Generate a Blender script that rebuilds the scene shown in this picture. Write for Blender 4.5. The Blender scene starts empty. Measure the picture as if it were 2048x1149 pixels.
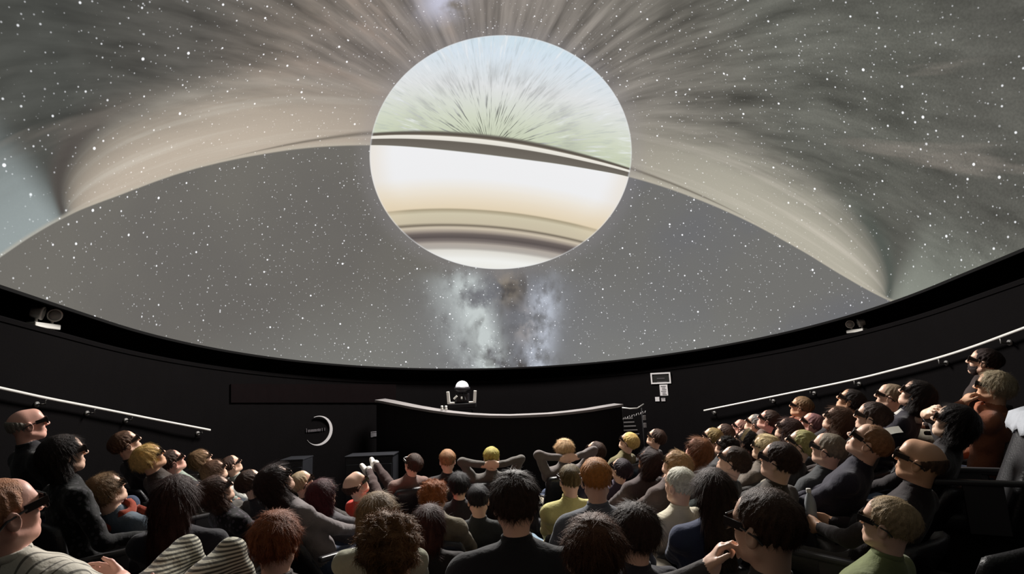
import bpy, bmesh, math, random
import numpy as np
from mathutils import Vector, Matrix

# ------------------------------------------------------------------ camera
FPX = 1117.0
EYE = np.array([0.0, 0.0, 2.2])
PITCH, ROLL = math.radians(10.0), math.radians(2.4)
_Z = np.array([-math.sin(ROLL)*math.cos(PITCH), math.cos(ROLL)*math.cos(PITCH), math.sin(PITCH)])
_Y = np.array([0, 0, 1.0]) - _Z*_Z[2]; _Y /= np.linalg.norm(_Y)
_X = np.cross(_Y, _Z); _X = _X if _X[0] > 0 else -_X
CM = np.array([_X, _Y, _Z])                      # camera (right, up, forward) -> world
scn = bpy.context.scene
cam_d = bpy.data.cameras.new('camera'); cam = bpy.data.objects.new('camera', cam_d)
scn.collection.objects.link(cam); scn.camera = cam
cam_d.sensor_width = 36.0; cam_d.lens = 36.0*FPX/2048.0; cam_d.clip_start = 0.05; cam_d.clip_end = 100
r_, u_, f_ = CM[:, 0], CM[:, 1], CM[:, 2]
cam.matrix_world = Matrix(((r_[0], u_[0], -f_[0], EYE[0]), (r_[1], u_[1], -f_[1], EYE[1]),
                           (r_[2], u_[2], -f_[2], EYE[2]), (0, 0, 0, 1)))
# ------------------------------------------------------------------ world, exposure
wld = bpy.data.worlds.new('world'); scn.world = wld; wld.use_nodes = True
wld.node_tree.nodes['Background'].inputs[0].default_value = (0, 0, 0, 1)
vs = scn.view_settings
vs.view_transform = 'Standard'; vs.look = 'None'; vs.gamma = 1.0; vs.exposure = 0.0; vs.use_curve_mapping = False
scn.cycles.max_bounces = 4; scn.cycles.diffuse_bounces = 2; scn.cycles.glossy_bounces = 2
scn.cycles.use_adaptive_sampling = True; scn.cycles.adaptive_threshold = 0.02
SCREEN = 1.0                                     # brightness of the projected picture

FILL_LAMP_W = 900.0                                 # power of the lamp added at the planet's spot to brighten the audience

# room frame: the dome's springline plane leans 7 degrees towards the stage
RD = 4.4
DN = CM @ (np.array([-0.042, 0.955, 0.294])/np.linalg.norm([-0.042, 0.955, 0.294]))
DC = EYE + CM @ np.array([0.024, -0.036, 1.342])*RD
DF = np.array([0, 1.0, 0]) - DN*DN[1]; DF /= np.linalg.norm(DF)
DR = np.cross(DF, DN)
DOME_M = Matrix(((DR[0], DF[0], DN[0], DC[0]), (DR[1], DF[1], DN[1], DC[1]), (DR[2], DF[2], DN[2], DC[2]), (0, 0, 0, 1)))
C = scn.collection
pl_d = bpy.data.lights.new('added_fill_lamp', 'AREA'); pl_d.shape = 'DISK'; pl_d.size = 1.8; pl_d.energy = FILL_LAMP_W; pl_d.color = (1.0, .955, .90)  # unseen area lamp, added because the projected picture alone leaves the faces too dark
pl = bpy.data.objects.new('added_fill_lamp', pl_d); C.objects.link(pl)
_sd = np.array([-0.04766, 0.62435, 0.77969]); _pw = DC+(DR*_sd[0]+DF*_sd[1]+DN*_sd[2])*(RD-0.35)
pl.location = _pw; pl.rotation_euler = (Vector((0.2, 4.2, 1.2))-Vector(_pw)).to_track_quat('-Z', 'Y').to_euler()

# ------------------------------------------------------------------ helpers
def srgb(r, g=None, b=None):
    if g is None: r, g, b = r
    f = lambda c: (c/255/12.92) if c/255 <= 0.04045 else ((c/255+0.055)/1.055)**2.4
    return (f(r), f(g), f(b), 1.0)
def at(px, py, depth):
    """place point at the given distance along the room's depth from the photographer's stand"""
    return EYE + CM @ np.array([(px-1024)/FPX, -(py-574.5)/FPX, 1.0])*depth
MATS = {}
def mat(name, col, rough=0.6, bump=None, spec=0.3, var=0.0, vscale=8.0, metal=0.0, sheen=0.0, emit=None):
    if name in MATS: return MATS[name]
    m = bpy.data.materials.new(name); m.use_nodes = True; nt = m.node_tree
    b = nt.nodes['Principled BSDF']
    c = col if len(col) == 4 else tuple(col)+(1,)
    b.inputs['Base Color'].default_value = c
    b.inputs['Roughness'].default_value = rough; b.inputs['Specular IOR Level'].default_value = spec
    b.inputs['Metallic'].default_value = metal; b.inputs['Sheen Weight'].default_value = sheen
    if var or bump:
        tc = nt.nodes.new('ShaderNodeTexCoord'); no = nt.nodes.new('ShaderNodeTexNoise')
        no.inputs['Scale'].default_value = vscale; no.inputs['Detail'].default_value = 4
        nt.links.new(tc.outputs['Object'], no.inputs['Vector'])
        if var:
            mx = nt.nodes.new('ShaderNodeMix'); mx.data_type = 'RGBA'
            mx.inputs[6].default_value = tuple(x*(1-var) for x in c[:3])+(1,); mx.inputs[7].default_value = tuple(min(1, x*(1+var)) for x in c[:3])+(1,)
            nt.links.new(no.outputs['Fac'], mx.inputs[0]); nt.links.new(mx.outputs[2], b.inputs['Base Color'])
        if bump:
            n2 = nt.nodes.new('ShaderNodeTexNoise'); n2.inputs['Scale'].default_value = bump[0]; n2.inputs['Detail'].default_value = 3
            nt.links.new(tc.outputs['Object'], n2.inputs['Vector'])
            bp = nt.nodes.new('ShaderNodeBump'); bp.inputs['Strength'].default_value = bump[1]; bp.inputs['Distance'].default_value = 0.01
            nt.links.new(n2.outputs['Fac'], bp.inputs['Height']); nt.links.new(bp.outputs['Normal'], b.inputs['Normal'])
    if emit:
        b.inputs['Emission Color'].default_value = emit[0]; b.inputs['Emission Strength'].default_value = emit[1]
    MATS[name] = m
    return m
def mesh_obj(name, verts, faces, m=None, parent=None, smooth=False):
    me = bpy.data.meshes.new(name); me.from_pydata([tuple(v) for v in verts], [], [tuple(f) for f in faces]); me.update()
    if smooth: me.polygons.foreach_set('use_smooth', [True]*len(me.polygons))
    o = bpy.data.objects.new(name, me); C.objects.link(o)
    if m: me.materials.append(m)
    if parent: o.parent = parent
    return o
def bm_obj(name, bm, m=None, parent=None, smooth=False):
    bmesh.ops.recalc_face_normals(bm, faces=bm.faces)
    me = bpy.data.meshes.new(name); bm.to_mesh(me); bm.free()
    if smooth: me.polygons.foreach_set('use_smooth', [True]*len(me.polygons))
    o = bpy.data.objects.new(name, me); C.objects.link(o)
    if m: me.materials.append(m)
    if parent: o.parent = parent
    return o
def box(bm, c, s, rot=None, bev=0.0):
    M = Matrix.Translation(Vector(c)) @ ((rot or Matrix.Identity(3)).to_4x4()) @ Matrix.Diagonal((s[0], s[1], s[2], 1))
    r = bmesh.ops.create_cube(bm, size=1.0, matrix=M)
    if bev:
        es = list({e for v in r['verts'] for e in v.link_edges})
        bmesh.ops.bevel(bm, geom=es, offset=bev, segments=2, affect='EDGES', profile=0.5)
def tube(bm, pts, rad, n=8, cap=True):
    pts = [Vector(p) for p in pts]; rings = []
    rr = rad if hasattr(rad, '__len__') else [rad]*len(pts)
    for i, p in enumerate(pts):
        t = (pts[min(i+1, len(pts)-1)]-pts[max(i-1, 0)]).normalized()
        a = t.cross(Vector((0, 0, 1)) if abs(t.z) < 0.9 else Vector((1, 0, 0))).normalized(); b = t.cross(a)
        rings.append([bm.verts.new(p+a*rr[i]*math.cos(k*2*math.pi/n)+b*rr[i]*math.sin(k*2*math.pi/n)) for k in range(n)])
    for i in range(len(rings)-1):
        for k in range(n):
            bm.faces.new((rings[i][k], rings[i][(k+1) % n], rings[i+1][(k+1) % n], rings[i+1][k]))
    if cap:
        bm.faces.new(rings[0][::-1]); bm.faces.new(rings[-1])
def lathe(bm, prof, n=20, M=None):
    rings = []
    for r, z in prof:
        rings.append([bm.verts.new((M or Matrix.Identity(4)) @ Vector((r*math.cos(k*2*math.pi/n), r*math.sin(k*2*math.pi/n), z))) for k in range(n)])
    for i in range(len(rings)-1):
        for k in range(n):
            bm.faces.new((rings[i][k], rings[i][(k+1) % n], rings[i+1][(k+1) % n], rings[i+1][k]))
    bm.faces.new(rings[0][::-1]); bm.faces.new(rings[-1])
def empty(name, loc=(0, 0, 0), M=None):
    o = bpy.data.objects.new(name, None); C.objects.link(o); o.empty_display_size = 0.1
    if M is not None: o.matrix_world = M
    else: o.location = loc
    return o
def tag(o, label=None, cat=None, group=None, kind=None):
    if label: o['label'] = label
    if cat: o['category'] = cat
    if group: o['group'] = group
    if kind: o['kind'] = kind
    return o

# ------------------------------------------------------------------ node expression helper
class E:
    nt = None
    def __init__(s, x): s.x = x
    @staticmethod
    def wire(node, i, x):
        if isinstance(x, E): x = x.x
        if isinstance(x, (int, float)): node.inputs[i].default_value = x
        elif isinstance(x, tuple): node.inputs[i].default_value = x
        else: E.nt.links.new(x, node.inputs[i])
    @staticmethod
    def m(op, *a, clamp=False):
        n = E.nt.nodes.new('ShaderNodeMath'); n.operation = op; n.use_clamp = clamp
        for i, x in enumerate(a): E.wire(n, i, x)
        return E(n.outputs[0])
    def __add__(s, o): return E.m('ADD', s, o)
    __radd__ = __add__
    def __sub__(s, o): return E.m('SUBTRACT', s, o)
    def __rsub__(s, o): return E.m('SUBTRACT', o, s)
    def __mul__(s, o): return E.m('MULTIPLY', s, o)
    __rmul__ = __mul__
    def __truediv__(s, o): return E.m('DIVIDE', s, o)
    def __rtruediv__(s, o): return E.m('DIVIDE', o, s)
    def __neg__(s): return E.m('MULTIPLY', s, -1.0)
    def pw(s, k): return E.m('POWER', s, k)
    def abs(s): return E.m('ABSOLUTE', s)
def sstep(x, a, b, lo=0.0, hi=1.0):
    n = E.nt.nodes.new('ShaderNodeMapRange'); n.interpolation_type = 'SMOOTHSTEP'
    if a > b: a, b, lo, hi = b, a, hi, lo
    E.wire(n, 0, x); n.inputs[1].default_value = a; n.inputs[2].default_value = b; n.inputs[3].default_value = lo; n.inputs[4].default_value = hi
    return E(n.outputs[0])
def gauss(x, c, w):
    d = (x-c)*(1.0/w)
    return E.m('EXPONENT', -(d*d))
def fcurve(x, pts, x0, x1, y0, y1):
    n = E.nt.nodes.new('ShaderNodeFloatCurve'); c = n.mapping.curves[0]
    P = [((a-x0)/(x1-x0), (b-y0)/(y1-y0)) for a, b in pts]
    while len(c.points) < len(P): c.points.new(0.5, 0.5)
    for i, p in enumerate(P): c.points[i].location = p
    n.mapping.use_clip = False; n.mapping.update()
    n.inputs[0].default_value = 1.0
    E.wire(n, 1, (x-x0)*(1.0/(x1-x0)))
    return E(n.outputs[0])*(y1-y0)+y0
def ramp(x, stops, interp='LINEAR'):
    n = E.nt.nodes.new('ShaderNodeValToRGB'); cr = n.color_ramp; cr.interpolation = interp
    while len(cr.elements) < len(stops): cr.elements.new(0.5)
    for i, (p, c) in enumerate(stops): cr.elements[i].position = p; cr.elements[i].color = c
    E.wire(n, 0, x); return E(n.outputs[0])
def mixc(f, a, b, mode='MIX'):
    n = E.nt.nodes.new('ShaderNodeMix'); n.data_type = 'RGBA'; n.blend_type = mode; n.clamp_factor = True
    E.wire(n, 0, f); E.wire(n, 6, a); E.wire(n, 7, b); return E(n.outputs[2])
def scol(c, f):
    n = E.nt.nodes.new('ShaderNodeVectorMath'); n.operation = 'SCALE'; E.wire(n, 0, c); E.wire(n, 3, f); return E(n.outputs[0])
def addc(a, b):
    n = E.nt.nodes.new('ShaderNodeVectorMath'); n.operation = 'ADD'; E.wire(n, 0, a); E.wire(n, 1, b); return E(n.outputs[0])
def comb(x, y, z=0.0):
    n = E.nt.nodes.new('ShaderNodeCombineXYZ')
    for i, a in enumerate((x, y, z)): E.wire(n, i, a)
    return E(n.outputs[0])
def noise(v, scale=1.0, detail=4.0, rough=0.5, dist=0.0):
    n = E.nt.nodes.new('ShaderNodeTexNoise'); E.wire(n, 'Vector', v)
    n.inputs['Scale'].default_value = scale; n.inputs['Detail'].default_value = detail; n.inputs['Roughness'].default_value = rough; n.inputs['Distortion'].default_value = dist
    return E(n.outputs['Fac'])
def dotc(v, c):
    n = E.nt.nodes.new('ShaderNodeVectorMath'); n.operation = 'DOT_PRODUCT'; E.wire(n, 0, v); n.inputs[1].default_value = c; return E(n.outputs['Value'])
def G(v): return srgb(v, v, v)

# ------------------------------------------------------------------ the projected picture: ringed planet and stars
def screen_material():
    m = bpy.data.materials.new('dome_projection'); m.use_nodes = True; nt = m.node_tree; nt.nodes.clear(); E.nt = nt
    tc = nt.nodes.new('ShaderNodeTexCoord')
    nv = nt.nodes.new('ShaderNodeVectorMath'); nv.operation = 'NORMALIZE'; nt.links.new(tc.outputs['Object'], nv.inputs[0])
    d = E(nv.outputs[0])
    den = 1.0/E.m('MAXIMUM', dotc(d, (-0.04766, 0.62435, 0.77969))+1.0, 0.02)
    u = dotc(d, (0.99710, 0.07612, 0.0))*den
    v = dotc(d, (0.05935, -0.77743, 0.62616))*den
    Lb = fcurve(u, [(-1.5, .27), (-1.08, .219), (-.916, .19), (-.775, .152), (-.643, .121), (-.49, .087), (-.3675, .063), (-.255, .0406), (0, -.007),
                    (.15, -.021), (.264, -.027), (.416, -.041), (.536, -.053), (.67, -.066), (.818, -.073), (.937, -.062), (1.2, 0.02), (1.5, .1)], -1.5, 1.5, -.3, .3)
    T = fcurve(u, [(-1.5, .27), (-.66, .1245), (-.5, .095), (-.37, .076), (-.252, .062), (-.142, .049), (0, .030), (.147, .007), (.262, -.010), (.416, -.032),
                   (.536, -.048), (.68, -.067), (1.5, .1)], -1.5, 1.5, -.3, .3)
    w = v-Lb
    ux, vx = u+0.02, v-0.0
    rr = E.m('SQRT', ux*ux+vx*vx)
    th = E.m('ARCTAN2', vx, ux)
    U = u.abs()*(1.0+sstep(u, 0.05, -0.05)*0.022)
    # ---- planet
    eu, ev = (u-0.003)*(1/0.2578), (v+0.0075)*(1/0.2385)
    rs = E.m('SQRT', eu*eu+ev*ev)
    disc = sstep(rs, 1.004, 0.996)
    t = v+u*0.112+(U*U)*0.10
    tn = t+(noise(comb(u*1.5, t*90), 1.0, 3.0)-0.5)*0.006
    low = ramp((tn+0.26)*(1/0.30), [
        (0.0, srgb(232, 230, 222)), (0.10, srgb(240, 240, 236)), (0.165, srgb(222, 219, 211)), (0.185, srgb(176, 170, 163)), (0.215, srgb(176, 167, 158)), (0.238, srgb(120, 111, 107)),
        (0.262, srgb(92, 84, 82)), (0.288, srgb(108, 99, 95)), (0.304, srgb(150, 139, 129)), (0.325, srgb(206, 194, 174)), (0.348, srgb(118, 108, 94)), (0.366, srgb(200, 189, 165)), (0.43, srgb(206, 197, 172)),
        (0.458, srgb(168, 156, 130)), (0.47, srgb(226, 210, 182)), (0.53, srgb(231, 218, 196)), (0.60, srgb(236, 229, 217)), (0.68, srgb(238, 238, 239)), (1.0, srgb(240, 240, 242))])
    lowlimb = mixc(sstep(rs, 0.80, 1.0)*sstep(t, -0.16, -0.12)*0.35, low, srgb(226, 208, 178))
    st1 = noise(comb(th*10.0, rr*14.0, 3.0), 1.0, 3.0, 0.6)
    st2 = noise(comb(th*34.0, rr*16.0, 9.0), 1.0, 3.0, 0.6)
    stripe = sstep(st2, 0.50, 0.64)*sstep(st1, 0.36, 0.54)
    up = ramp((v-u*-0.12)*(1/0.26), [(0.0, srgb(190, 199, 168)), (0.25, srgb(209, 215, 196)), (0.5, srgb(224, 226, 226)), (0.75, srgb(214, 226, 236)), (1.0, srgb(200, 222, 232))])
    samp = sstep(rr, 0.25, 0.04)*1.15+0.10
    up = mixc(stripe*samp*0.8, up, srgb(112, 114, 106))
    up = mixc(sstep(st2, 0.53, 0.63)*sstep(st1, 0.44, 0.56)*sstep(rr, 0.17, 0.05)*0.85, up, srgb(86, 88, 80))
    up = mixc(sstep(st2, 0.5, 0.72)*sstep(rr, 0.06, 0.14)*0.6, up, srgb(240, 243, 246))
    up = mixc(sstep(st2, 0.48, 0.30)*sstep(rr, 0.1, 0.2)*0.35, up, srgb(168, 176, 178))
    up = mixc(gauss(rr, 0.155, 0.022)*sstep(st1, 0.40, 0.65)*0.35, up, srgb(150, 152, 150))
    planet = mixc(sstep(w, -0.002, 0.002), lowlimb, up)
    # ring crossing the planet
    q = w/E.m('MAXIMUM', T-Lb, 0.004)
    band = ramp((q+0.2)*(1/1.6), [(0.0, srgb(120, 114, 106)), (0.13, srgb(112, 106, 98)), (0.40, srgb(104, 98, 90)), (0.445, srgb(110, 104, 96)), (0.475, srgb(228, 224, 214)), (0.60, srgb(238, 234, 224)),
                                  (0.64, srgb(120, 112, 100)), (0.70, srgb(84, 76, 68)), (0.76, srgb(110, 106, 96)), (1.0, srgb(190, 196, 176))])
    inband = sstep(q, -0.06, 0.02)*sstep(q, 1.16, 1.0)
    planet = mixc(inband, planet, band)
    planet = mixc(sstep(rs, 0.985, 1.0)*0.5, planet, srgb(225, 226, 228))
    # ---- ring field above the ring line
    wob = noise(comb(u*3.0, v*3.0, 8.0), 1.0, 2.0)*0.9
    s1 = noise(comb(th*6.0+wob*0.6, rr*3.4, 1.0), 1.0, 4.0, 0.58)
    s2 = noise(comb(th*22.0+wob*2.0, rr*5.0, 5.0), 1.0, 3.0, 0.55)
    s3 = noise(comb(th*13.0-rr*3.0, rr*1.5, 7.0), 1.0, 3.0, 0.6)
    streak = (s1*0.5+s2*0.5)-0.5
    base = ramp(rr, [(0.0, srgb(132, 126, 120)), (0.30, srgb(132, 124, 118)), (0.45, srgb(122, 114, 106)), (0.62, srgb(96, 93, 88)), (0.85, srgb(78, 79, 75)), (1.0, srgb(80, 81, 77))])
    side = sstep(u, -0.2, 0.45)
    base = mixc(side*0.75, base, ramp(rr, [(0.0, srgb(128, 124, 118)), (0.35, srgb(118, 116, 109)), (0.6, srgb(101, 102, 95)), (0.85, srgb(96, 96, 89)), (1.0, srgb(92, 91, 85))]))
    wf = fcurve(U, [(0, .10), (.25, .13), (.4, .15), (.6, .162), (.7, .160), (.775, .148), (.84, .120), (.889, .082), (.919, .042), (.937, -.005), (.96, -.09), (1.0, -.25), (1.5, -1.2)], 0, 1.5, -1.2, .3)
    h = w-wf
    beige_c = mixc(side, srgb(192, 179, 163), srgb(180, 175, 160))
    lines = noise(comb(w/E.m('MAXIMUM', wf, 0.03)*5.0, U*0.8, 2.0), 1.0, 3.0, 0.6)
    beige_a = sstep(h, 0.05, -0.13)*sstep(U, 0.12, 0.55, 0.62, 1.0)
    beige_c = mixc(sstep(lines, 0.45, 0.66)*0.6, beige_c, srgb(216, 208, 194))
    field = mixc(beige_a, base, beige_c)
    pale = sstep(U, 0.90, 0.98)*sstep(w, 0.34, 0.0)
    field = mixc(pale*0.85, field, mixc(side, srgb(160, 170, 170), srgb(146, 150, 140)))
    fold = gauss(h, 0.010, 0.031)*sstep(U, 0.58, 0.86)*sstep(w, -0.01, 0.015)*sstep(w, .26, .13)
    field = mixc(fold*0.95, field, mixc(side, srgb(82, 77, 73), srgb(84, 89, 83)))
    samp2 = sstep(w, 0.04, 0.22)*sstep(rr, 1.2, 0.35, 0.6, 1.0)
    f1 = 1.0+streak*samp2*3.5
    field = scol(field, E.m('MAXIMUM', f1, 0.35))
    field = mixc(sstep(s3, 0.58, 0.75)*sstep(rr, 0.6, 0.9)*sstep(w, 0.1, 0.2)*0.5, field, srgb(148, 140, 131))
    # warm and violet tints close to the planet, small blue gap at the zenith
    field = mixc(sstep(s1, 0.5, 0.7)*gauss(th, 2.2, 0.45)*sstep(rr, 0.75, 0.3)*0.30, field, srgb(176, 150, 132))
    field = mixc(gauss(u, -0.108, 0.035)*gauss(v, 0.30, 0.035)*sstep(noise(comb(u*20, v*20, 4.0), 1.0, 4.0), 0.3, 0.55), field, srgb(196, 196, 212))
    edge = gauss(q, 1.05, 0.22)*sstep(U, 0.64, 0.4)
    field = mixc(edge*0.75, field, srgb(104, 96, 86))
    field = mixc(sstep(w, 0.010, 0.0)*0.6, field, srgb(190, 183, 168))
    # ---- open sky below the ring line
    bl = noise(comb(u*2.2, v*2.2, 0.0), 1.0, 3.0)
    sky = mixc(sstep(bl, 0.35, 0.65), mixc(side, srgb(106, 103, 99), srgb(106, 107, 112)), mixc(side, srgb(113, 110, 104), srgb(114, 113, 110)))
    sky = mixc(sstep(v, -0.2, -0.46)*0.7, sky, srgb(128, 128, 124))
    mw = noise(comb(u*9.0, v*7.0, 11.0), 1.0, 3.0, 0.55)
    mw2 = noise(comb(u*24.0, v*18.0, 2.0), 1.0, 4.0, 0.6)
    lane = noise(comb(u*14.0, v*9.0, 6.0), 1.0, 3.0, 0.62, 0.6)
    left = gauss(u+(v+0.36)*0.24, -0.050, 0.036)+gauss(u+(v+0.36)*0.2, -0.10, 0.05)*0.45
    right = gauss(u-(v+0.36)*0.12, 0.098, 0.036)*1.0
    mid = gauss(u, 0.018, 0.03)*gauss(v, -0.285, 0.035)
    vm = sstep(v, -0.22, -0.29)
    halo = gauss(u, 0.015, 0.17)*vm
    sky = mixc(halo*0.6, sky, srgb(118, 121, 132))
    dk = gauss(u-(v+0.36)*0.05, 0.025, 0.045)*sstep(lane, 0.30, 0.62)*vm
    sky = mixc(dk*0.9, sky, srgb(82, 78, 76))
    sky = mixc(left*vm*sstep(mw*0.45+mw2*0.55, 0.36, 0.58)*1.0, sky, srgb(196, 203, 202))
    sky = mixc(right*vm*sstep(mw*0.4+mw2*0.6, 0.38, 0.60)*sstep(v, -0.265, -0.33, 0.35, 1.0)*1.0, sky, srgb(192, 198, 210))
    sky = mixc(mid*sstep(mw2, 0.35, 0.6)*0.7, sky, srgb(160, 148, 132))
    sky = mixc(gauss(u, 0.055, 0.025)*gauss(v, -0.375, 0.035)*sstep(mw2, 0.4, 0.6)*0.7, sky, srgb(168, 160, 156))
    sky = mixc(gauss(u, 0.02, 0.09)*vm*sstep(lane, 0.52, 0.62)*0.75, sky, srgb(78, 74, 72))
    out = mixc(sstep(w, -0.0025, 0.0015), sky, field)
    # ---- glow right round the planet's edge
    out = mixc(sstep(rs, 1.16, 1.0)*0.22, out, srgb(150, 146, 150))
    gr = noise(d, 210.0, 1.0)-0.5
    out = scol(out, 1.0+gr*(sstep(u, 0.2, 0.8)*sstep(v, 0.0, 0.3)*0.42+0.06))
    # ---- stars
    def stars(scale, r0, keep, bright):
        n = nt.nodes.new('ShaderNodeTexVoronoi'); n.feature = 'F1'; n.inputs['Scale'].default_value = scale; n.inputs['Randomness'].default_value = 1.0
        nt.links.new(d.x, n.inputs['Vector'])
        sp = nt.nodes.new('ShaderNodeSeparateColor'); nt.links.new(n.outputs['Color'], sp.inputs[0])
        a = E(sp.outputs[0]); b = E(sp.outputs[1])
        on = sstep(a, keep-0.01, keep+0.01)
        rad = r0*(0.55+b*0.45)
        return E.m('MULTIPLY', sstep(E(n.outputs['Distance'])/rad, 1.0, 0.25)*on, bright*(b*0.7+0.3))
    sf = stars(30.0, 0.145, 0.36, 1.6)+stars(52.0, 0.185, 0.30, 1.0)+stars(88.0, 0.24, 0.28, 0.48)
    sf = sf*sstep(out_mask(w, U), 0.0, 1.0, 1.0, 0.55)
    out = addc(out, scol((0.92, 0.93, 0.97), sf))
    out = mixc(disc, out, planet)
    em = nt.nodes.new('ShaderNodeEmission'); nt.links.new(out.x, em.inputs[0]); em.inputs[1].default_value = SCREEN
    om = nt.nodes.new('ShaderNodeOutputMaterial'); nt.links.new(em.outputs[0], om.inputs[0])
    m.cycles.emission_sampling = 'NONE'           # the vault surrounds the room, so bounced rays find it by themselves
    return m
def out_mask(w, U):
    return sstep(w, 0.0, 0.02)*sstep(w, 0.16, 0.06)

# ------------------------------------------------------------------ room shell
BACK = -10.0                                      # how far the vault runs back behind the photographer (dome frame)
def plan(R, n=72):
    """plan outline in the dome frame: front half circle, straight sides, rounded back"""
    P = [(R, BACK)]
    P += [(R, y) for y in np.linspace(BACK, 0, 14)[1:-1]]
    P += [(R*math.cos(a), R*math.sin(a)) for a in np.linspace(0, math.pi, n+1)]
    P += [(-R, y) for y in np.linspace(0, BACK, 14)[1:]]
    return P
def dome_shell():
    V, Fc = [], []
    NE = 30
    pr = plan(RD, 96)
    for k in range(NE+1):
        e = math.radians(90*k/NE)
        for (x, y) in pr:
            if y >= 0: V.append((x*math.cos(e), y*math.cos(e), RD*math.sin(e)))
            else: V.append((x*math.cos(e), y, RD*math.sin(e)))
    n = len(pr)
    for k in range(NE):
        for i in range(n-1):
            Fc.append((k*n+i, k*n+i+1, (k+1)*n+i+1, (k+1)*n+i))
    # back end wall of the vault
    cb = len(V); V.append((0, BACK, 0))
    for k in range(NE): Fc.append((cb, k*n, (k+1)*n)); Fc.append((cb, (k+1)*n+n-1, k*n+n-1))
    o = mesh_obj('ceiling', V, Fc, screen_material(), smooth=True)
    o.matrix_world = DOME_M
    return tag(o, 'domed projection screen showing a ringed planet among stars', None, None, 'structure')
dome_shell()
M_WALL = mat('black_wall_fabric', srgb(10, 8, 9), 0.9, bump=(60, 0.15), spec=0.06, var=0.2, vscale=3)
M_BLK = mat('black_paint', srgb(9, 8, 9), 0.8, spec=0.1)
M_COVE = mat('cove_black', srgb(12, 11, 12), 0.9, spec=0.05)
RW, GAP = RD+0.16, 0.20
def ring_strip(name, prof, m, label, flat_to=None):
    """sweep a profile of (radius, height along the dome axis) round the plan; flat_to sends the last row to that world z"""
    V, Fc = [], []; n = None
    for j, (R, h) in enumerate(prof):
        row = []
        for (x, y) in plan(R):
            p = DC+DR*x+DF*y+DN*h
            if flat_to is not None and j == len(prof)-1: p = np.array([p[0], p[1], flat_to])
            row.append(p)
        n = len(row); V += row
    for j in range(len(prof)-1):
        for i in range(n-1):
            Fc.append((j*n+i, j*n+i+1, (j+1)*n+i+1, (j+1)*n+i))
    o = mesh_obj(name, V, Fc, m, smooth=False)
    return tag(o, label, None, None, 'structure')
ring_strip('trim_1', [(RD-0.004, 0.0), (RD-0.004, -0.03), (RD+0.03, -0.03), (RD+0.03, 0.06), (RD+0.55, 0.10)], M_BLK, 'black edge trim of the dome screen')
ring_strip('wall_cove', [(RW+0.34, 0.12), (RW+0.34, -GAP)], M_COVE, 'black recess behind the dome edge')
ring_strip('wall_round', [(RW+0.36, -GAP), (RW, -GAP), (RW-0.012, -GAP-0.012), (RW-0.012, -GAP-0.05), (RW, -GAP-0.05), (RW, -4.3)], M_WALL, 'dark curved auditorium wall with a ledge')
# back wall of the hall behind the photographer
bw = [DC+DR*x+DF*(BACK+0.02)+DN*h for x, h in ((-RW-.4, -0.0), (RW+.4, 0.0), (RW+.4, -3.9), (-RW-.4, -3.9))]
tag(mesh_obj('wall_back', bw, [(0, 1, 2, 3)], M_WALL), 'plain dark wall at the rear of the auditorium', None, None, 'structure')
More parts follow.
